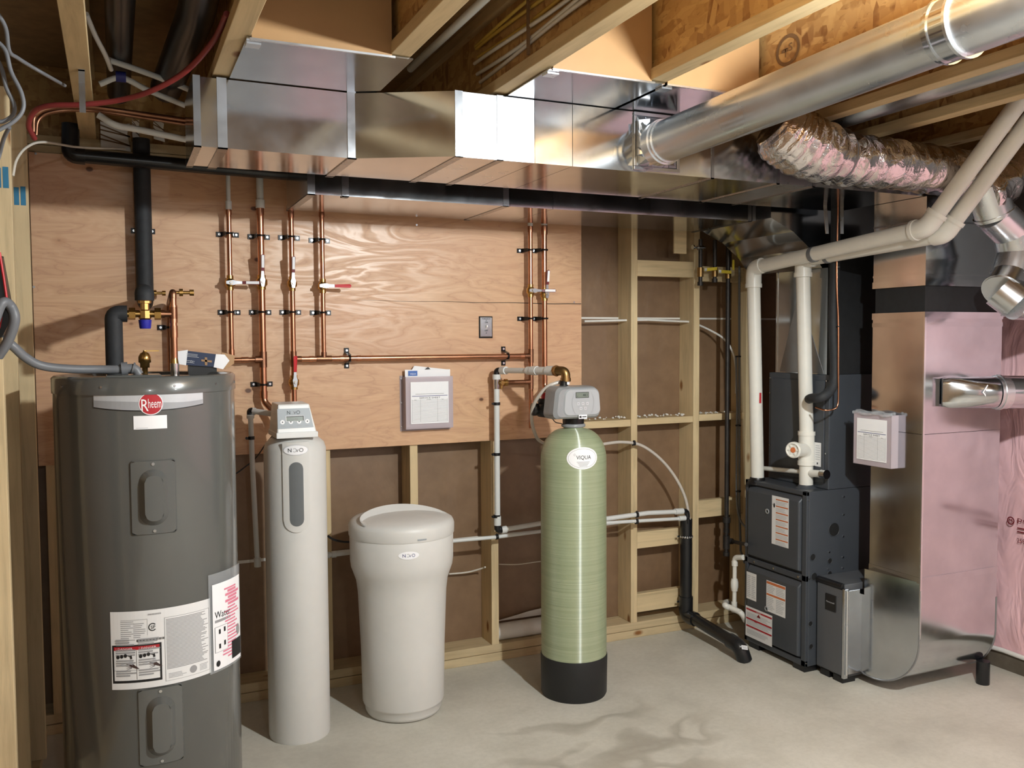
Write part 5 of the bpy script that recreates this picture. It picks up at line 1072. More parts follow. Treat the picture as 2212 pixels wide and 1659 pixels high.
# clamps
def clamp(p, horiz, ears, lab_, r=0.012, ax='v'):
    t = thing('pipe_clamp', lab_, 'pipe clamp', p, 'black pipe clamps')
    p = V(p); e = V((1, 0, 0)) if ax == 'v' else V((0, 0, 1)); f_ = V((0, 0, 1)) if ax == 'v' else V((1, 0, 0))
    for s_ in ears:
        b = B(); c_ = V((p.x, PLY - 0.003, p.z)) + e * s_ * 0.036 if ax == 'v' or True else None
        b.obox(c_, e * 0.012, V((0, 0.003, 0)), f_ * 0.011); b.prism([V((p.x, PLY, p.z)) + e * s_ * 0.026 - f_ * 0.011, V((p.x, PLY, p.z)) + e * s_ * 0.026 + f_ * 0.011, V((p.x, p.y - 0.002, p.z)) + e * s_ * (r + 0.003) + f_ * 0.008, V((p.x, p.y - 0.002, p.z)) + e * s_ * (r + 0.003) - f_ * 0.008], e * s_ * 0.003); o_ = obj('ear', b, 'black_metal', t)
        obj('screw', B().cyl(c_ + V((0, -0.003, 0)), c_ + V((0, -0.007, 0)), 0.0055, 10), 'steel_screw', o_)
    b = B(); n_ = 20; vs = []
    b.lathe(p - f_ * 0.004, [(r + 0.001, 0), (r + 0.005, 0), (r + 0.005, 0.008), (r + 0.001, 0.008)], 20, ax=tuple(f_), cap=False); b.obox(V((p.x, (p.y + PLY) / 2 + r / 2, p.z)), e * 0.004, V((0, (PLY - p.y - r) / 2, 0)), f_ * 0.004); obj('loop', b, 'black_metal', t)
for i, px_, py_ in ((1, 494, 504), (2, 562, 509), (3, 627, 511), (4, 692, 517), (1, 497, 674), (2, 566, 674), (3, 631, 674), (4, 697, 675)):
    clamp(rpt(xr[i], zr(px_, py_)), False, (-1, 1), 'black clamp holding the %s copper riser from the left, %s one' % (ORD[i], 'upper' if py_ < 600 else 'lower'), R2 if i == 2 else R1)
clamp(rpt(xr[2], zr(566, 831)), False, (-1, 1), 'black clamp low on the second copper riser above the softener', R2)
for i, px_, py_ in ((5, 1146, 540), (6, 1176, 540), (5, 1146, 688), (6, 1176, 688)): clamp(rpt(xr[i], zr(px_, py_)), False, (-1,), 'black clamp on the %s copper riser, %s the valves' % (ORD[i], 'above' if py_ < 600 else 'below'), R2 if i == 6 else R1)
clamp(rpt(cp(755, 772).x, zm), True, (-1, 1), 'black clamp at the left end of the horizontal copper main', R1, 'h'); clamp(rpt(cp(1097, 772).x, zm), True, (-1, 1), 'black clamp at the right end of the horizontal copper main', R1, 'h')
clamp(V((hx, W0 + 0.02, PY(365, 707, W0).z)), False, (-1,), 'black clamp on the copper pipe behind the heater loop', R1)
clamp(V((xt, W0 + 0.01, PY(311, 496, W0).z)), False, (-1, 1), 'black clamp behind the black insulated riser', 0.02)
def zipc(px, py, Y, r, lab_, ax=(0, 0, 1)):
    p = PY(px, py, Y); b = B(); b.tube([p - V(ax) * 0.007, p + V(ax) * 0.007], r, 16); b.cyl(p + V((-r - 0.006, 0.0, 0)) if ax[2] else p + V((0, 0, r)), p + V((-r - 0.006, -0.012, 0)) if ax[2] else p + V((0, -0.01, r)), 0.006, 10)
    tag(obj('pipe_strap', b, 'black_plastic'), lab_, 'pipe strap', 'small black pipe straps')
zipc(1073, 872, PXY, 0.0175, 'black strap on the long white pipe against the plywood'); zipc(1073, 981, PXY, 0.0175, 'black strap on the long white pipe just below the plywood'); zipc(1073, 1115, PXY, 0.0175, 'black strap on the long white pipe above its bottom elbow')
zipc(543, 946, 4.0, 0.0145, 'black strap on the white pipe left of the softener')
zipc(1073, 1160, PXY, 0.013, 'black strap on the thin white pipe behind the green tank, left stud', (1, 0, 0)); zipc(1375, 1112, PXY, 0.016, 'black strap on the upper white pipe right of the green tank', (1, 0, 0)); zipc(1375, 1127, PXY, 0.013, 'black strap on the lower white pipe right of the green tank', (1, 0, 0)); zipc(1369, 958, 4.08, 0.012, 'black strap on the arching tube right of the green tank', (1, 0, 0))

# ================================================================ SWITCH, POUCHES
sw = thing('switch_plate', 'steel emergency switch plate with white toggle on the plywood', 'switch', PY(1049, 706, PLY))
q0, q1 = PY(1036, 728, PLY), PY(1062, 685, PLY)
obj('box_recess', B().box((q0.x - 0.004, PLY - 0.0015, q0.z - 0.006), (q1.x + 0.004, PLY + 0.001, q1.z + 0.004)), 'hole_dark', sw)
obj('plate', B().box((q0.x, PLY - 0.009, q0.z), (q1.x, PLY - 0.001, q1.z)), 'chrome' if 0 else 'galvanized_strap', sw, 0.003)
mx, mz = (q0.x + q1.x) / 2, (q0.z + q1.z) / 2
obj('toggle', B().hexa([(mx - 0.004, PLY - 0.009, mz - 0.008), (mx + 0.004, PLY - 0.009, mz - 0.008), (mx + 0.004, PLY - 0.009, mz + 0.006), (mx - 0.004, PLY - 0.009, mz + 0.006), (mx - 0.003, PLY - 0.022, mz + 0.001), (mx + 0.003, PLY - 0.022, mz + 0.001), (mx + 0.003, PLY - 0.022, mz + 0.009), (mx - 0.003, PLY - 0.022, mz + 0.009)]), 'paper_white', sw)
d = Decal(onfront(mx, mz, PLY - 0.009), 0.5); d.text('FURNACE', 0, 0.037, 0.007, 0, 0, w=0.044); d.text('ON', 0, 0.019, 0.008, 0, 0); d.text('OFF', 0, -0.022, 0.008, 0, 0)
for v in (0.032, -0.03): d.ring(0, v, 0.0025, 0.0025, 0.001, 0, 0, 10)
obj('lettering', d.b, 'ink_black', sw)
def sheetdecal(d, W_, H_):
    d.rect(0.1 * W_, 0.1 * H_, 0.9 * W_, 0.9 * H_, 0); u0, u1 = 0.1 * W_, 0.9 * W_
    if 1:
        d.rect(u0 + 0.006, 0.625 * H_, u1 - 0.006, 0.635 * H_, 2, 1); d.text('SERVICE SHEET', W_ / 2, 0.578 * H_, 0.030 * H_, 1, 1, w=0.44 * W_)
        d.rect(0.2 * W_, 0.665 * H_, 0.8 * W_, 0.67 * H_, 1, 1)
        for k in range(18): v = (0.13 + k * 0.0245) * H_; d.rect(u0 + 0.006, v, u1 - 0.006, v + 0.0012, 3, 1)
        for u in (u0 + 0.006, 0.30 * W_, 0.66 * W_, u1 - 0.007): d.rect(u, 0.13 * H_, u + 0.001, 0.57 * H_, 3, 1)
        d.text('Date', 0.2 * W_, 0.548 * H_, 0.016 * H_, 1, 1); d.text('Description', 0.48 * W_, 0.55 * H_, 0.018 * H_, 1, 1); d.text('Tech', 0.77 * W_, 0.55 * H_, 0.016 * H_, 1, 1)
    return d
p1 = thing('document_pouch', 'clear plastic pouch with a service sheet screwed to the plywood', 'document pouch', PY(925, 865, PLY))
q0, q1 = PY(877, 928, PLY - 0.05), PY(978, 812, PLY - 0.05)
W_, H_p = q1.x - q0.x, q1.z - q0.z
b = B(); b.box((q0.x, PLY - 0.052, q0.z), (q1.x, PLY - 0.05, q1.z)); obj('front_panel', b, 'clear_acrylic', p1)
for nm, a_, c_ in (('side_panel', (q0.x, PLY - 0.05, q0.z), (q0.x + 0.002, PLY, q1.z)), ('side_panel', (q1.x - 0.002, PLY - 0.05, q0.z), (q1.x, PLY, q1.z)), ('bottom_panel', (q0.x, PLY - 0.05, q0.z), (q1.x, PLY, q0.z + 0.002)), ('back_flange', (q0.x - 0.014, PLY - 0.002, q0.z - 0.012), (q1.x + 0.004, PLY, q1.z + 0.005))): obj(nm, B().box(a_, c_), 'clear_acrylic', p1)
for z_ in (q0.z + 0.01, (q0.z + q1.z) / 2, q1.z - 0.01): obj('screw', B().cyl((q0.x - 0.008, PLY - 0.002, z_), (q0.x - 0.008, PLY - 0.006, z_), 0.004, 8), 'steel_screw', p1)
d = Decal(onfront(q0.x, q0.z, PLY - 0.0525), 0.5); sheetdecal(d, W_, H_p); obj('service_sheet', d.b, ['paper_white', 'ink_black', 'ink_blue', 'ink_grey'], p1)
b = B(); b.prism([V((q0.x + 0.01, PLY - 0.03, q0.z + 0.01)), V((q1.x - 0.008, PLY - 0.03, q0.z + 0.01)), V((q1.x - 0.006, PLY - 0.03, q1.z + 0.032)), V((q0.x + 0.004, PLY - 0.03, q1.z + 0.034))][::-1], (0, 0.003, 0)); b.prism([V((q0.x + 0.02, PLY - 0.02, q1.z)), V((q1.x - 0.02, PLY - 0.02, q1.z)), V((q1.x - 0.022, PLY - 0.02, q1.z + 0.032)), V((q0.x + 0.055, PLY - 0.02, q1.z + 0.052))][::-1], (0, 0.002, 0)); bk_ = obj('booklet', b, 'paper_white', p1)
d = Decal(onfront(q0.x + 0.02, q1.z + 0.004, PLY - 0.031), 0.5); d.rect(0, 0, 0.046, 0.024, 0, 0); d.text('VIQUA', 0.024, 0.004, 0.009, 1, 1, w=0.03); d.poly([(0.085, 0.030), (0.113, 0.030), (0.10, 0.042)], 2, 0); obj('cover_print', d.b, ['logo_blue', 'paper_white', 'ink_black'], p1)
# pouch on the return duct side
p2 = thing('document_box', 'clear plastic document box hung on the side of the return duct', 'document pouch', PX(1890, 940, RX))
XQ = RX - 0.045
q0, q1 = PX(1843, 1000, XQ), PX(1926, 880, XQ)
yb0, yb1 = q0.y, q1.y; zb0, zb1 = q0.z, PX(1843, 890, XQ).z
W_, H_p = yb0 - yb1, zb1 - zb0
obj('front_panel', B().box((XQ, yb1, zb0), (XQ + 0.002, yb0, zb1)), 'clear_acrylic', p2)
for nm, a_, c_ in (('side_panel', (XQ, yb1, zb0), (RX, yb1 + 0.002, zb1)), ('side_panel', (XQ, yb0 - 0.002, zb0), (RX, yb0, zb1)), ('bottom_panel', (XQ, yb1, zb0), (RX, yb0, zb0 + 0.002))): obj(nm, B().box(a_, c_), 'clear_acrylic', p2)
b = B(); vs = []
lip = [V((XQ - 0.004 + 0.006 * math.sin(k * 2.1), yb0 - (yb0 - yb1) * k / 10, zb1 + 0.004 * math.sin(k * 1.3))) for k in range(11)]
b.tube(lip, 0.008, 8); b.tube([p + V((0.02, 0, 0.006)) for p in lip], 0.007, 8); obj('crumpled_lip', b, 'clear_bag', p2)
d = Decal(onside(yb0, zb0, XQ - 0.001), 0.5); sheetdecal(d, W_, H_p); obj('service_sheet', d.b, ['paper_white', 'ink_black', 'ink_blue', 'ink_grey'], p2)

# ================================================================ PVC VENTING
pv = thing('furnace_exhaust_pipe', 'white plastic vent pipe on the rear left corner of the furnace top', 'vent pipe', PY(1635, 1033, 3.735))
Y1, Y2 = 3.735, 3.44; PR = 0.0345
a_ = PY(1636, 1033, Y1); t_ = PY(1628, 578, Y1); xx = a_.x
c_ = PX(2002, 492, xx - 0.02); e_ = PY(2262, 138, 2.3)
b = B(); b.tube([a_, V((t_.x, Y1, t_.z - 0.085))], PR, 24); obj('vertical_pipe', b, 'pvc_white', pv)
b = B(); b.tube(fillet([V((t_.x, Y1, t_.z - 0.10)), V((t_.x, Y1, t_.z - 0.04)), V((t_.x - 0.005, Y1 - 0.015, t_.z - 0.005)), V((t_.x, Y1 - 0.07, t_.z + 0.006))], 0.03), PR + 0.006, 24); b.tube([V((t_.x, Y1, t_.z - 0.105)), V((t_.x, Y1, t_.z - 0.085))], PR + 0.009, 24); obj('top_elbow', b, 'pvc_white', pv)
b = B(); b.tube([V((t_.x, Y1 - 0.04, t_.z)), c_], PR, 24); obj('sloped_run', b, 'pvc_white', pv)
b = B(); rdv = (c_ - t_).normalized(); uv = (e_ - c_).normalized(); b.tube(fillet([c_ - rdv * 0.06, c_, c_ + uv * 0.07], 0.04), PR + 0.006, 24); b.tube([c_ - rdv * 0.066, c_ - rdv * 0.048], PR + 0.010, 24); b.tube([c_ + uv * 0.055, c_ + uv * 0.073], PR + 0.010, 24); obj('bend_fitting', b, 'pvc_white', pv)
b = B(); b.tube([c_ + uv * 0.05, e_], PR, 24); obj('rising_pipe', b, 'pvc_white', pv)
b = B(); b.tube([c_ - rdv * 0.085 , c_ - rdv * 0.068], PR + 0.0006, 20); obj('glue_mark', b, 'maroon', pv) if 0 else None
b = B(); b.lathe(a_ - V((0, 0, 0.03)), [(0.055, 0.0), (0.055, 0.008), (0.042, 0.02), (0.037, 0.036)], 28); obj('roof_flange', b, 'black_plastic', pv)
d = Decal(lambda u, v, h: V((a_.x - (PR + h) * math.cos(u / PR - 0.25), Y1 - (PR + h) * math.sin(u / PR + 0.25 - 0.5 + 0.25), PY(1635, 870, Y1).z + v)), 0.006); d.rect(0.0, 0, 0.055, 0.055, 0, 0); d.rect(0.04, 0, 0.055, 0.055, 1, 1); d.lines(0.004, 0.005, 0.036, 0.05, 6, 2, 1, 0.4, 0.2); obj('pipe_sticker', d.b, ['silver_label', 'ink_red', 'ink_grey'], pv)
kk = V((t_.x, Y1 - 0.07, t_.z)).lerp(c_, 0.36); b = B(); b.tube([kk - rdv * 0.012, kk + rdv * 0.012], PR + 0.003, 24); obj('hanger_band', b, 'cable_grey', pv)
pw = thing('furnace_intake_pipe', 'white plastic pipe with a capped side tee standing at the front of the furnace top', 'vent pipe', PY(1741, 1047, Y2))
a2 = PY(1741, 1047, Y2); t2_ = PY(1735, 566, Y2); tt_ = PY(1740, 965, Y2)
xv = a2.x; c2 = PX(2040, 506, xv + 0.0); e2 = e_ + (c2 - c_)
b = B(); b.tube([a2, V((xv, Y2, tt_.z - 0.06))], PR, 24); obj('lower_pipe', b, 'pvc_white', pw)
b = B(); b.tube([V((xv, Y2, tt_.z + 0.06)), V((t2_.x, Y2, t2_.z - 0.06))], PR, 24); obj('upper_pipe', b, 'pvc_white', pw)
b = B(); b.tube([V((xv, Y2, tt_.z - 0.085)), V((xv, Y2, tt_.z + 0.075))], PR + 0.005, 24); b.tube([V((xv, Y2, tt_.z - 0.092)), V((xv, Y2, tt_.z - 0.07))], PR + 0.008, 24); b.tube([V((xv, Y2, tt_.z + 0.058)), V((xv, Y2, tt_.z + 0.078))], PR + 0.008, 24); tb = obj('tee_body', b, 'pvc_white', pw)
pc = PY(1714, 972, Y2 - 0.03)
b = B(); b.tube(fillet([V((xv, Y2, tt_.z - 0.05)), V((xv - 0.02, Y2 - 0.01, tt_.z - 0.012)), pc], 0.03), PR, 20); b.tube([pc + V((0.012, 0.004, 0)), pc + V((-0.004, -0.002, 0))], PR + 0.006, 24); obj('tee_branch', b, 'pvc_white', pw)
capax = V((-0.93, -0.36, 0)).normalized()
b = B(); b.lathe(pc + capax * 0.003, [(0.038, 0), (0.038, 0.008), (0.031, 0.009), (0.031, 0.002)], 24, ax=tuple(capax)); cpp = obj('clean_out_cap', b, 'pvc_white', pw)
b = B(); b.lathe(pc + capax * 0.004, [(0.015, 0), (0.013, 0.004)], 8, ax=tuple(capax)); obj('orange_plug', b, 'ink_orange', cpp)
b = B()
for k in range(6):
    an = PI / 3 * k; u_1 = capax.cross(V((0, 0, 1))).normalized() * math.cos(an) + V((0, 0, 1)) * math.sin(an); w_1 = capax.cross(u_1); b.obox(pc + capax * 0.006 + u_1 * 0.024, u_1 * 0.008, w_1 * 0.003, capax * 0.004)
tag(obj('cap_ribs', b, 'pvc_white', cpp), kind='stuff')
b = B(); b.tube(fillet([V((t2_.x, Y2, t2_.z - 0.07)), V((t2_.x, Y2, t2_.z + 0.005)), V((t2_.x + 0.0, Y2 - 0.07, t2_.z + 0.012))], 0.05), PR + 0.006, 24); b.tube([V((t2_.x, Y2, t2_.z - 0.075)), V((t2_.x, Y2, t2_.z - 0.053))], PR + 0.01, 24); obj('top_elbow', b, 'pvc_white', pw)
s2_ = V((t2_.x, Y2 - 0.06, t2_.z + 0.012)); b = B(); b.tube([s2_, c2], PR, 24); obj('sloped_run', b, 'pvc_white', pw)
rd2 = (c2 - s2_).normalized(); b = B(); b.tube(fillet([c2 - rd2 * 0.05, c2, c2 + uv * 0.07], 0.04), PR + 0.006, 24); b.tube([c2 + uv * 0.055, c2 + uv * 0.073], PR + 0.010, 24); obj('bend_fitting', b, 'pvc_white', pw)
b = B(); b.tube([c2 + uv * 0.05, e2], PR, 24); obj('rising_pipe', b, 'pvc_white', pw)
b = B(); b.lathe(a2 - V((0, 0, 0.018)), [(0.055, 0.0), (0.055, 0.004), (0.04, 0.01), (0.036, 0.02)], 28); obj('roof_flange', b, 'furnace_paint', pw)
kk = s2_.lerp(c2, 0.14); b = B(); b.tube([kk - rd2 * 0.01, kk + rd2 * 0.01], PR + 0.003, 24); obj('hanger_band', b, 'cable_grey', pw)
cn = thing('condensate_pipe', 'thin white condensate pipe with a capped fitting across the coil cabinet', 'pipe', PX(1785, 1024, 3.17))
b = B(); b.tube([PX(1640, 1011, 3.165), PX(1730, 1019, 3.165), PX(1752, 1021, 3.165)], 0.0125, 14); obj('pipe', b, 'pvc_white', cn)
b = B(); b.tube([PX(1748, 1022, 3.165), PX(1776, 1024, 3.165)], 0.0185, 16); obj('fitting', b, 'pvc_white', cn)
b = B(); b.tube([PX(1775, 1024, 3.165), PX(1786, 1025, 3.165)], 0.023, 18); obj('cap', b, 'chrome', cn)
# condensate trap at the back of the furnace
tr = thing('condensate_trap', 'white plastic trap pipe with a union beside the furnace', 'pipe', PY(1587, 1330, 3.87))
q = lambda x, y, Y=3.87: PY(x, y, Y)
b = B(); b.tube(fillet([q(1606, 1204, 3.80), q(1587, 1204), q(1587, 1222)], 0.03), 0.0145, 16); b.tube([q(1587, 1212), q(1587, 1222)], 0.017, 16); obj('top_elbow', b, 'pvc_white', tr)
b = B(); b.tube([q(1587, 1218), q(1586, 1315)], 0.0115, 16); obj('drop_pipe', b, 'pvc_white', tr)
b = B(); b.tube([q(1586.5, 1250), q(1586.5, 1257), q(1586.5, 1268), q(1586.5, 1275)], 0.02, 18, rs=[0.016, 0.021, 0.021, 0.016]); b.tube([q(1586.5, 1270), q(1586.5, 1276)], 0.017, 18); obj('union', b, 'pvc_white', tr)
b = B(); b.tube([q(1586, 1300), q(1586, 1322)], 0.0155, 16); b.tube([q(1574, 1311), q(1598, 1322, 3.80)], 0.0155, 16); obj('tee', b, 'pvc_white', tr)
b = B(); b.tube(fillet([q(1576, 1313), q(1566, 1308), q(1566, 1302, 3.95), q(1574, 1300, 3.98)], 0.02), 0.0165, 16); obj('left_elbow', b, 'pvc_white', tr)
b = B(); b.tube(fillet([q(1597, 1321, 3.8), q(1604, 1328, 3.79), q(1610, 1340, 3.80)], 0.02), 0.0155, 16); obj('right_elbow', b, 'pvc_white', tr)
# black floor drain pipe
dr = thing('black_drain_pipe', 'black plastic drain standpipe turning along the floor to an elbow', 'drain pipe', PY(1481, 1330, 4.08))
DX = PY(1482, 1200, 4.075).x; DZ = PY(1482, 1121, 4.075).z; dz = 0.085
b = B(); b.tube([(DX, 4.075, DZ), (DX, 4.075, 0.16)], 0.033, 24, cap=False); b.tube([(DX, 4.075, DZ - 0.004), (DX, 4.075, 0.2)], 0.029, 20); obj('standpipe', b, 'black_abs', dr)
fe = PZ(1598, 1396, 0.075); fs0 = V((DX + 0.005, 4.05, dz + 0.02))
fdv = (fe - fs0).normalized()
b = B(); b.tube(fillet([V((DX, 4.075, 0.21)), V((DX, 4.075, 0.10)), fs0 + fdv * 0.06], 0.06), 0.039, 22); obj('lower_elbow', b, 'black_abs', dr)
b = B(); b.tube([fs0 + fdv * 0.03, fe], 0.032, 22); obj('floor_run', b, 'black_abs', dr)
b = B(); b.tube(fillet([fe - fdv * 0.08, fe, V((fe.x + 0.02, fe.y - 0.015, 0.002))], 0.05), 0.039, 22); ee = obj('end_elbow', b, 'black_abs', dr)
d = Decal(flat(fe + V((-0.012, -0.052, 0.012)), (1, -0.3, -0.2), (0, 0.2, 1), (-0.2, -1, 0.3)), 0.5); d.rect(-0.016, -0.01, 0.016, 0.01, 0, 0); d.lines(-0.013, -0.008, 0.013, 0.008, 3, 1, 1, 0.5); obj('pipe_sticker', d.b, ['paper_white', 'ink_grey'], ee)
for yy, nm in ((1162, 'upper'), (1304, 'lower')):
    z_ = PY(1482, yy, 4.04).z; t = thing('chain_strap', 'perforated metal strap holding the black standpipe, %s one' % nm, 'strap', (DX, 4.04, z_), 'metal straps on the standpipe')
    b = B()
    for k in range(9):
        an = PI * (k / 8) ; p_ = V((DX - 0.036 * math.cos(an), 4.075 - 0.036 * math.sin(an), z_)); n_ = V((-math.cos(an), -math.sin(an), 0)); b.lathe(p_, [(0.002, 0), (0.006, 0), (0.006, 0.002), (0.002, 0.002), (0.002, 0)], 10, ax=tuple(n_), cap=False)
    tag(obj('links', b, 'chrome', t), kind='stuff'); 
    b = B(); b.box((DX - 0.05, 4.09, z_ - 0.005), (DX - 0.034, 4.094, z_ + 0.005)); obj('end_tab', b, 'chrome', t)
# gas piping in the corner
ga = thing('gas_pipe_manifold', 'black iron gas pipes with yellow handled valves in the corner', 'gas pipe', PY(1572, 1195, 4.06))
GYY = 4.06
def gp(x, y, Y=GYY): return PY(x, y, Y)
xg = gp(1572, 700).x
b = B(); b.tube([(xg, GYY, 2.2), (xg, GYY, gp(1572, 1150).z)], 0.0125, 14); obj('main_drop', b, 'iron_pipe', ga)
b = B(); b.tube([(xg, GYY, gp(1572, 1150).z + 0.08), (xg, GYY, gp(1572, 1198).z)], 0.011, 12); b.tube([(xg, GYY, gp(1571, 1125).z + 0.02), (xg, GYY, gp(1571, 1125).z - 0.01)], 0.022, 8); b.tube([(xg, GYY, gp(1571, 1142).z), (xg, GYY, gp(1571, 1150).z)], 0.017, 8); obj('drip_leg', b, 'iron_pipe', ga)
b = B(); b.tube([(xg, GYY, gp(1572, 1157).z), (xg, GYY, gp(1572, 1185).z)], 0.019, 14); b.tube([gp(1572, 1169), gp(1582, 1169)], 0.017, 12); obj('tee', b, 'iron_pipe', ga)
b = B(); b.tube([gp(1580, 1169), gp(1612, 1176, 3.72)], 0.010, 12); obj('branch_to_furnace', b, 'iron_pipe', ga)
b = B(); b.tube([(xg, GYY, gp(1572, 1192).z), (xg, GYY, gp(1572, 1200).z)], 0.018, 12); obj('end_cap', b, 'iron_pipe', ga)
for x_, yb_, nm in ((1513, 615, 'left'), (1544, 608, 'middle')):
    X_ = gp(x_, 560).x
    b = B(); b.tube([(X_, GYY, 2.2), (X_, GYY, gp(x_, yb_).z)], 0.011, 12); obj('drop', b, 'iron_pipe', ga)
    b = B(); b.tube([(X_, GYY, gp(x_, 578).z), (X_, GYY, gp(x_, 598).z)], 0.017, 12); v_ = obj('gas_valve', b, 'bronze', ga)
    b = B(); b.tube([(X_, GYY, gp(x_, yb_ - 6).z), (X_, GYY, gp(x_, yb_ + 2).z)], 0.016, 10); obj('end_cap', b, 'iron_pipe', ga)
b = B(); X_ = gp(1513, 535).x; b.tube([gp(1500, 535), gp(1524, 535)], 0.005, 8); b.tube([gp(1508, 535), gp(1518, 535)], 0.014, 12); b.tube([gp(1496, 534), gp(1499, 534)], 0.014, 6); obj('pressure_tap', b, 'chrome', ga)
b = B(); b.tube([(xg, GYY, gp(1572, 588).z), (xg, GYY, gp(1572, 602).z)], 0.018, 12); v3 = obj('gas_valve', b, 'bronze', ga)
for (a1, b1, a3, b3) in ((1521, 583, 1549, 580), (1552, 586, 1580, 588)):
    p_, q_ = gp(a1, b1, 4.03), gp(a3, b3, 4.03); h_ = V((0, 0, 0.0085)); b = B(); b.prism([p_ - h_, q_ - h_, q_ + h_, p_ + h_], (0, 0.004, 0)); hh_ = obj('yellow_handle', b, 'yellow_label', ga, 0.001); 
    b = B(); b.prism([p_ - h_ * 0.9 + V((0, -0.001, 0)), p_.lerp(q_, 0.2) - h_ * 0.9 + V((0, -0.001, 0)), p_.lerp(q_, 0.2) + h_ * 0.9 + V((0, -0.001, 0)), p_ + h_ * 0.9 + V((0, -0.001, 0))], (0, -0.001, 0)); obj('handle_base', b, 'chrome', hh_)
b = B(); p_ = gp(1584, 580, 4.03); b.obox(p_ + V((0, 0, 0.02)), (0.0065, 0, 0), (0, 0.002, 0), (0, 0, 0.028)); obj('yellow_handle', b, 'yellow_label', ga, 0.001)
co2 = thing('corner_conduit', 'thin metal conduit with strapped wires running down the corner stud', 'conduit', gp(1597, 1110))
b = B(); b.tube([PY(1597, 575, 4.05), PY(1597, 1100, 4.05), PY(1600, 1190, 4.02), PY(1608, 1215, 3.9)], 0.0065, 10); obj('conduit', b, 'cable_grey', co2)
b = B(); b.tube(spline([PY(1590, 770, 4.05), PY(1592, 880, 4.05), PY(1591, 1000, 4.05), PY(1592, 1090, 4.04), PY(1600, 1125, 4.0), PY(1612, 1140, 3.86)], 6), 0.0055, 8); obj('armoured_cable', b, 'cable_grey', co2)
for y_ in (770, 919, 1061): obj('cable_tie', B().tube([PY(1594.5, y_ - 1.5, 4.045), PY(1594.5, y_ + 1.5, 4.045)], 0.016, 12), 'black_plastic', co2)
ac = thing('armoured_cable', 'white armoured cable threaded through the studs right of the plywood', 'cable', PY(1258, 693, 4.19))
b = B(); b.tube([PY(1262, 694, 4.18), PY(1347, 692, 4.18), PY(1400, 691, 4.18), PY(1440, 693, 4.18), PY(1492, 695, 4.18)] , 0.006, 10); obj('left_run', b, 'foam_white', ac)
b = B(); b.tube(spline([PY(1505, 700, 4.18), PY(1535, 714, 4.18), PY(1565, 733, 4.12), PY(1583, 762, 4.08), PY(1590, 800, 4.06), PY(1590, 850, 4.06)], 6), 0.006, 10); obj('right_run', b, 'foam_white', ac)
for nm, x0_, x1_, y_, s_ in (('seam between the brown sheets right of the plywood', 1258, 1700, 687, 0),):
    a1, a2_ = PY(1180, 686.5, 4.268), PY(1790, 689, 4.268); obj('sheet_seam', B().box((a1.x, 4.264, a1.z - 0.005), (a2_.x, 4.2695, a1.z + 0.005)), 'foam_white', wb)
zs1 = PY(1010, 1163, 4.268).z
obj('sheet_seam', B().box((0.5, 4.264, zs1 - 0.007), (2.58, 4.2695, zs1 + 0.007)), 'foam_white', wb)
b = B(); b.tube(spline([PY(970, 1240, 4.24), PY(1010, 1236, 4.23), PY(1040, 1228, 4.2), PY(1048, 1225, 4.17)], 6), 0.0045, 8)
tag(obj('cable', b, 'cable_white'), 'short white cable end entering the stud right of the salt tank', 'cable')
b = B(); b.tube(spline([PY(1078, 1219, 4.2), PY(1120, 1219, 4.22), PY(1165, 1213, 4.22), PY(1200, 1212, 4.22)], 6), 0.003, 8)
tag(obj('cable', b, 'cable_white'), 'thin white cable behind the left side of the green tank', 'cable')
fr = thing('wrap_roll', 'white foam roll lying in the stud bay behind the green tank', 'foam roll', (1.9, 4.19, 0.085))
b = B(); b.tube([(1.775, 4.19, 0.128), (2.14, 4.19, 0.128)], 0.043, 24); obj('roll', b, 'foam_white', fr)
b = B(); b.prism([(1.79, 4.245, 0.165), (2.12, 4.245, 0.165), (2.12, 4.245, 0.205), (2.0, 4.245, 0.195), (1.9, 4.245, 0.18)], (0, 0.003, 0)); obj('loose_flap', b, 'foam_white', fr)
b = B()
random.seed(5)
for (x0_, x1_, y0_, y1_) in ((2.19, 2.56, 4.15, 4.25), (2.62, 2.96, 4.15, 4.25), (3.02, 3.31, 4.15, 4.25)):
    for _ in range(26):
        c0 = V((random.uniform(x0_, x1_), random.uniform(y0_, y1_), 1.219)); r_ = random.uniform(0.004, 0.010); b.lathe(c0, [(r_, 0), (r_ * 0.9, r_ * 0.6), (r_ * 0.3, r_)], 6)
tag(obj('debris', b, 'foam_white'), 'white crumbs of debris on the fire blocking between the studs', 'debris', kind='stuff')

# refrigerant lines by the plenum
rl = thing('refrigerant_line', 'black insulated refrigerant line coming down in front of the coil cabinet', 'pipe', PY(1805, 830, 3.27))
b = B(); b.tube(spline([PY(1806, 430, 3.27), PY(1804, 560, 3.27), PY(1800, 690, 3.27), PY(1803, 800, 3.27), PY(1797, 838, 3.26), PY(1775, 858, 3.26), PY(1755, 860, 3.32), PY(1748, 862, 3.40)], 7), 0.023, 16); obj('insulation', b, 'black_foam', rl)
lq = thing('copper_liquid_line', 'thin bright copper line strapped to the black refrigerant line', 'pipe', PY(1810, 880, 3.23))
b = B(); b.tube(spline([PY(1811, 430, 3.235), PY(1808, 560, 3.235), PY(1808, 620, 3.235), PY(1811, 700, 3.235), PY(1811, 790, 3.235), PY(1811, 850, 3.235), PY(1809, 876, 3.235), PY(1800, 884, 3.235), PY(1782, 886, 3.24), PY(1762, 880, 3.30)], 7), 0.0045, 10); obj('tube', b, 'copper', lq)
for y_ in (577, 705): obj('cable_tie', B().tube([PY(1811, y_ - 1, 3.235), PY(1811, y_ + 1, 3.235)], 0.009, 10), 'black_plastic', lq)
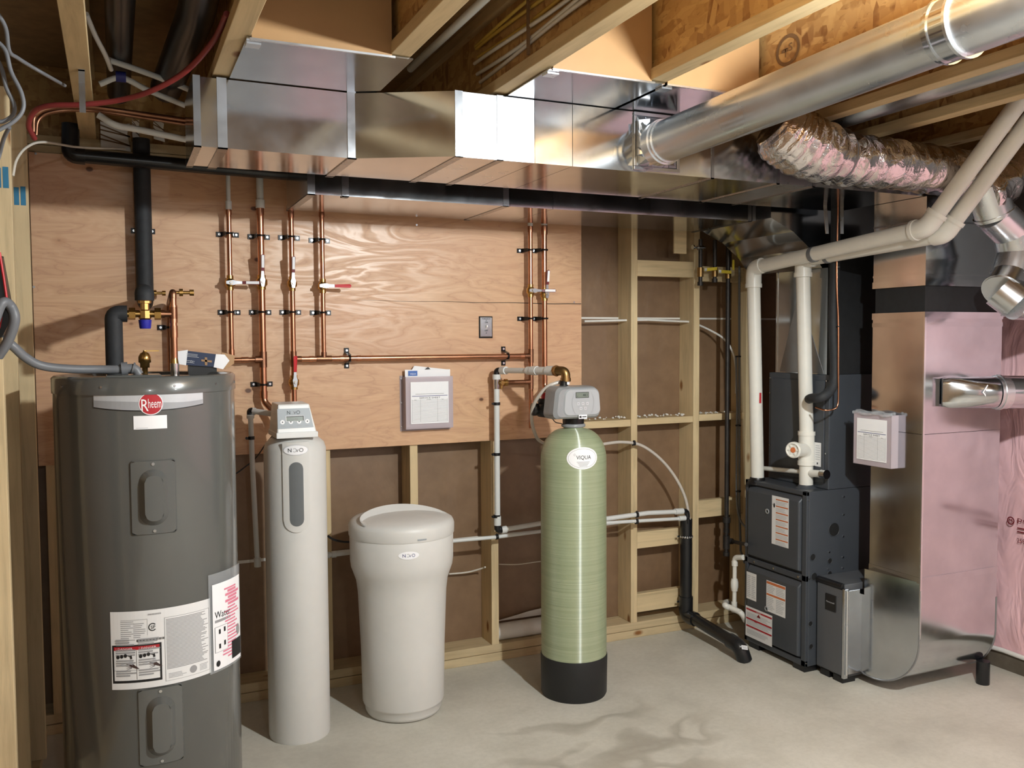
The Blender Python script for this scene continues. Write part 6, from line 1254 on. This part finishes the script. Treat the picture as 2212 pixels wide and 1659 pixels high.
for i, (x_, x2_) in enumerate(((1781, 1787), (1819, 1819))):
    b = B(); p_, q_ = PY(x_, 420, 3.2), PY(x2_, 505, 3.2); b.prism([p_ - V((0.010, 0, 0)), p_ + V((0.010, 0, 0)), q_ + V((0.010, 0, 0)), q_ - V((0.010, 0, 0))][::-1], (0, 0.002, 0))
    tag(obj('hanger_strap', b, 'galvanized_strap'), '%s of two grey hanger straps dropping to the white vent pipes' % ('left' if i == 0 else 'right'), 'strap', 'hanger straps')

# ================================================================ OVERHEAD CLUTTER
# cables and conduit in the dark joist bay
def along(name, X, z, y0, y1, r, mt, lab_, cat_, grp=None, amp=0.006, ph=0.0):
    pts = [V((X + amp * math.sin(y * 5 + ph), y, z + amp * 1.5 * math.sin(y * 3.4 + ph * 2))) for y in [y0 + (y1 - y0) * k / 24 for k in range(25)]]
    return tag(obj(name, B().tube(pts, r, 8), mt), lab_, cat_, grp)
hts = ['lowest', 'second lowest', 'third lowest']
for k in range(3): along('white_cable', 1.222 - 0.006 * k, 2.585 + 0.024 * k, 0.2, 3.0, 0.0065, 'cable_white', '%s of the white cables stapled along the joist beside the bright trunk' % hts[k], 'cable', 'white cables on the joist', ph=k)
for k in range(3): along('yellow_cable', 1.222 - 0.004 * k, 2.665 + 0.024 * k, 0.2, 3.0, 0.006, 'cable_yellow', '%s of the yellow cables on the joist above the white cables' % hts[k], 'cable', 'yellow cables on the joist', ph=k + 1.3)
for yy in (1.95, 2.55):
    b = B(); b.box((1.205, yy, 2.545), (1.212, yy + 0.012, 2.75)); b.box((1.205, yy, 2.743), (1.262, yy + 0.012, 2.75)); tag(obj('cable_hanger', b, 'wood_dark'), '%s hanger strap around the cable bundle on the joist' % ('nearer' if yy < 2 else 'farther'), 'hanger', 'cable hangers')
b = B(); b.tube([(1.06, 0.4, 2.70), (1.06, 3.3, 2.69)], 0.014, 14); b.tube([(1.06, 1.95, 2.695), (1.06, 1.97, 2.695)], 0.02, 12); tag(obj('plastic_pipe', b, 'pex_white'), 'white pipe running up inside the dark joist bay beside the yellow cables', 'pipe')
b = B(); b.tube([(0.96, 0.4, 2.73), (0.96, 4.0, 2.72)], 0.018, 14); tag(obj('black_pipe', b, 'black_abs'), 'black pipe in the dark joist bay above the jogged trunk', 'pipe')
# left bays
b = B(); b.tube([(0.04, 0.5, 2.66), (0.04, 3.9, 2.64)], 0.042, 22); b.tube([(0.04, 2.2, 2.65), (0.04, 2.25, 2.65)], 0.048, 22)
tag(obj('black_stack_pipe', b, 'black_abs'), 'thick black drain pipe running up in the leftmost joist bay', 'drain pipe')
b = B(); b.tube(fillet([(0.25, 1.0, 2.66), (0.25, 2.75, 2.655), (0.255, 2.9, 2.655), (0.20, 3.6, 2.6)], 0.1), 0.055, 22); b.tube([(0.25, 2.5, 2.656), (0.25, 2.56, 2.656)], 0.062, 22)
tag(obj('black_drain_run', b, 'black_abs'), 'large black drain pipe in the bay left of the trunk', 'drain pipe')
wd = thing('wall_drain_pipe', 'black drain pipe running along the top of the plywood from a corner elbow', 'drain pipe', PY(150, 320, 3.98))
b = B(); b.tube([PY(178, 337, 3.98), PY(410, 358, 3.98), PY(650, 378, 3.98), PY(900, 400, 3.98)], 0.028, 18); obj('run', b, 'black_abs', wd)
b = B(); b.tube(fillet([PY(152, 268, 3.98), PY(152, 335, 3.98), PY(184, 338, 3.98)], 0.07), 0.033, 18); obj('elbow', b, 'black_abs', wd)
def hose(name, pts, r, mt, lab_, cat_='pipe', grp=None): return tag(obj(name, B().tube(spline([PY(*p) for p in pts], 7), r, 10), mt), lab_, cat_, grp)
hose('pex_pipe', [(186, 30, 3.0), (205, 75, 3.1), (228, 120, 3.2), (240, 150, 3.3)], 0.008, 'pex_white', 'white pipe slanting beside the leftmost joist', grp='white pipes under the left joists')
hose('pex_pipe', [(236, 130, 3.3), (290, 148, 3.35), (350, 170, 3.4), (412, 195, 3.45)], 0.010, 'pex_white', 'upper white pipe slanting to the left end of the trunk', grp='white pipes under the left joists')
hose('pex_pipe', [(215, 182, 3.4), (262, 168, 3.4), (320, 195, 3.45), (400, 228, 3.5)], 0.010, 'pex_white', 'middle white pipe crossing from the blue fitting to the trunk', grp='white pipes under the left joists')
hose('pex_pipe', [(212, 248, 3.5), (250, 270, 3.5), (300, 280, 3.55), (420, 305, 3.6)], 0.012, 'pex_white', 'lowest thick white pipe ending under the left end of the trunk', grp='white pipes under the left joists')
hose('red_pipe', [(75, 300, 3.45), (62, 270, 3.4), (75, 240, 3.35), (110, 228, 3.3), (180, 226, 3.25), (260, 216, 3.2), (330, 195, 3.1), (400, 155, 3.0), (460, 90, 2.85), (490, 30, 2.6)], 0.009, 'red_pex', 'dark red pipe looping from the left corner up beside the joist')
hose('copper_gas_tube', [(72, 285, 3.5), (76, 250, 3.5), (110, 233, 3.5), (180, 230, 3.5), (280, 242, 3.5), (420, 262, 3.55)], 0.008, 'copper_dull', 'upper dull copper tube crossing above the plywood corner', grp='dull copper tubes')
hose('copper_gas_tube', [(78, 292, 3.52), (84, 258, 3.52), (116, 241, 3.52), (190, 238, 3.52), (290, 251, 3.52), (420, 271, 3.57)], 0.007, 'copper_dull', 'lower dull copper tube crossing above the plywood corner', grp='dull copper tubes')
b = B(); b.tube([PY(250, 165, 3.4), PY(272, 167, 3.4)], 0.018, 12); tag(obj('blue_fitting', b, 'ink_blue'), 'blue taped fitting on the white pipes beside the leftmost joist', 'pipe fitting')
q_ = PY(178, 220, 3.1); b = B(); b.box((q_.x - 0.009, 3.1, PY(178, 243, 3.1).z), (q_.x + 0.009, 3.104, 2.5)); b.box((q_.x - 0.009, 3.1, 2.494), (q_.x + 0.009, 3.13, 2.4985)); tag(obj('metal_hanger', b, 'galvanized_strap'), 'short metal strap hanging under the leftmost joist', 'strap')
for k, (pts, lab_) in enumerate(((((-10, 20, 2.7), (12, 60, 2.75), (20, 110, 2.8), (38, 125, 2.85), (75, 148, 2.95), (140, 185, 3.2)), 'grey cable slanting down from the top left corner'),
    (((-10, 85, 2.7), (12, 110, 2.7), (24, 155, 2.7), (46, 200, 2.7), (50, 235, 2.7), (30, 262, 2.7), (-10, 285, 2.7)), 'outer loop of grey cable at the top left corner'),
    (((-10, 120, 2.72), (4, 150, 2.72), (14, 190, 2.72), (30, 225, 2.72), (28, 248, 2.72), (8, 262, 2.72), (-10, 262, 2.72)), 'inner loop of grey cable at the top left corner'),
    (((20, 275, 2.8), (8, 300, 2.85), (0, 330, 2.9), (-6, 350, 2.9)), 'grey cable running down the nearest left stud'),
    (((28, 380, 3.42), (36, 345, 3.44), (58, 318, 3.5), (95, 307, 3.6), (170, 318, 3.9), (270, 322, 4.0)), 'white cable arching over the top corner of the plywood'))):
    hose('electrical_cable', pts, 0.0055 if k < 4 else 0.0045, 'cable_grey' if k < 4 else 'cable_white', lab_, 'cable', 'cables in the top left corner')
ww = thing('vapour_wrap', 'torn white printed wrap in the rim space above the plywood', 'wrap', PY(260, 300, 4.0))
for (x0_, y0_, x1_, y1_) in ((218, 262, 282, 318), (332, 258, 356, 300), (286, 258, 302, 296)):
    d = Decal(onfront(PY(x0_, y1_, 4.10).x, PY(x0_, y1_, 4.10).z, 4.10), 0.5); w2_ = PY(x1_, y1_, 4.10).x - PY(x0_, y1_, 4.10).x; h2_ = PY(x0_, y0_, 4.10).z - PY(x0_, y1_, 4.10).z
    d.poly([(0, 0), (w2_, -0.01), (w2_ * 0.9, h2_ * 0.6), (w2_, h2_), (w2_ * 0.3, h2_ * 0.9), (0, h2_)], 0, 0)
    for k in range(5): d.rect(0, h2_ * (0.1 + 0.18 * k), w2_, h2_ * (0.16 + 0.18 * k), 1, 1, 0.02, -0.02 * (k % 2))
    obj('torn_sheet', d.b, ['foam_white', 'wood_dark'], ww)
# rim board closing the joist ends
bx('rim_board', (-0.5, 4.205, ZJ), (XR, 4.23, ZC), 'osb', wb)
# joist stamp (round mill mark)
def stamp():
    p = PX(1702, 108, 2.13 - 0.031 - 0.0055)
    d = Decal(flat((p.x, p.y, p.z), (0, -1, 0), (0, 0, 1), (-1, 0, 0)), 0.5)
    d.ring(0, 0, 0.058, 0.052, 0.012, 0, 0); d.text('T', -0.01, -0.022, 0.03, 0, 0, w=0.022); d.text('S', 0.014, -0.006, 0.026, 0, 0, w=0.018); d.rect(-0.03, -0.004, 0.0, 0.006, 0, 0)
    obj('mill_stamp', d.b, 'wood_dark', ce)
stamp()
# ceiling lampholders with bare bulbs; the two behind the camera dress added fill
for nm, p in (('beside the round pipe', LAMP), ('added for fill light far behind the camera on the left', V((0.3, -1.9, 2.3))), ('added for fill light behind the camera on the right', V((3.0, -1.2, 2.35)))):
    t = thing('ceiling_lamp', 'porcelain lampholder with a bare bulb on the ceiling, ' + nm, 'lamp', (p.x, p.y, ZJ))
    obj('lampholder', B().lathe((p.x, p.y, p.z + 0.12), [(0.055, ZJ + 0.02 - p.z - 0.12), (0.055, ZJ - p.z - 0.12), (0.03, -0.005), (0.018, -0.01)][::-1] if 0 else [(0.02, -0.01), (0.03, 0.0), (0.05, max(0.02, ZJ - 0.02 - p.z - 0.12)), (0.05, max(0.03, ZJ - p.z - 0.12))], 24), 'paper_white', t)
    obj('bulb', B().lathe((p.x, p.y, p.z + 0.055), [(0.004, 0), (0.018, 0.006), (0.026, 0.022), (0.022, 0.042), (0.013, 0.058)], 20), 'bulb_glow', t)
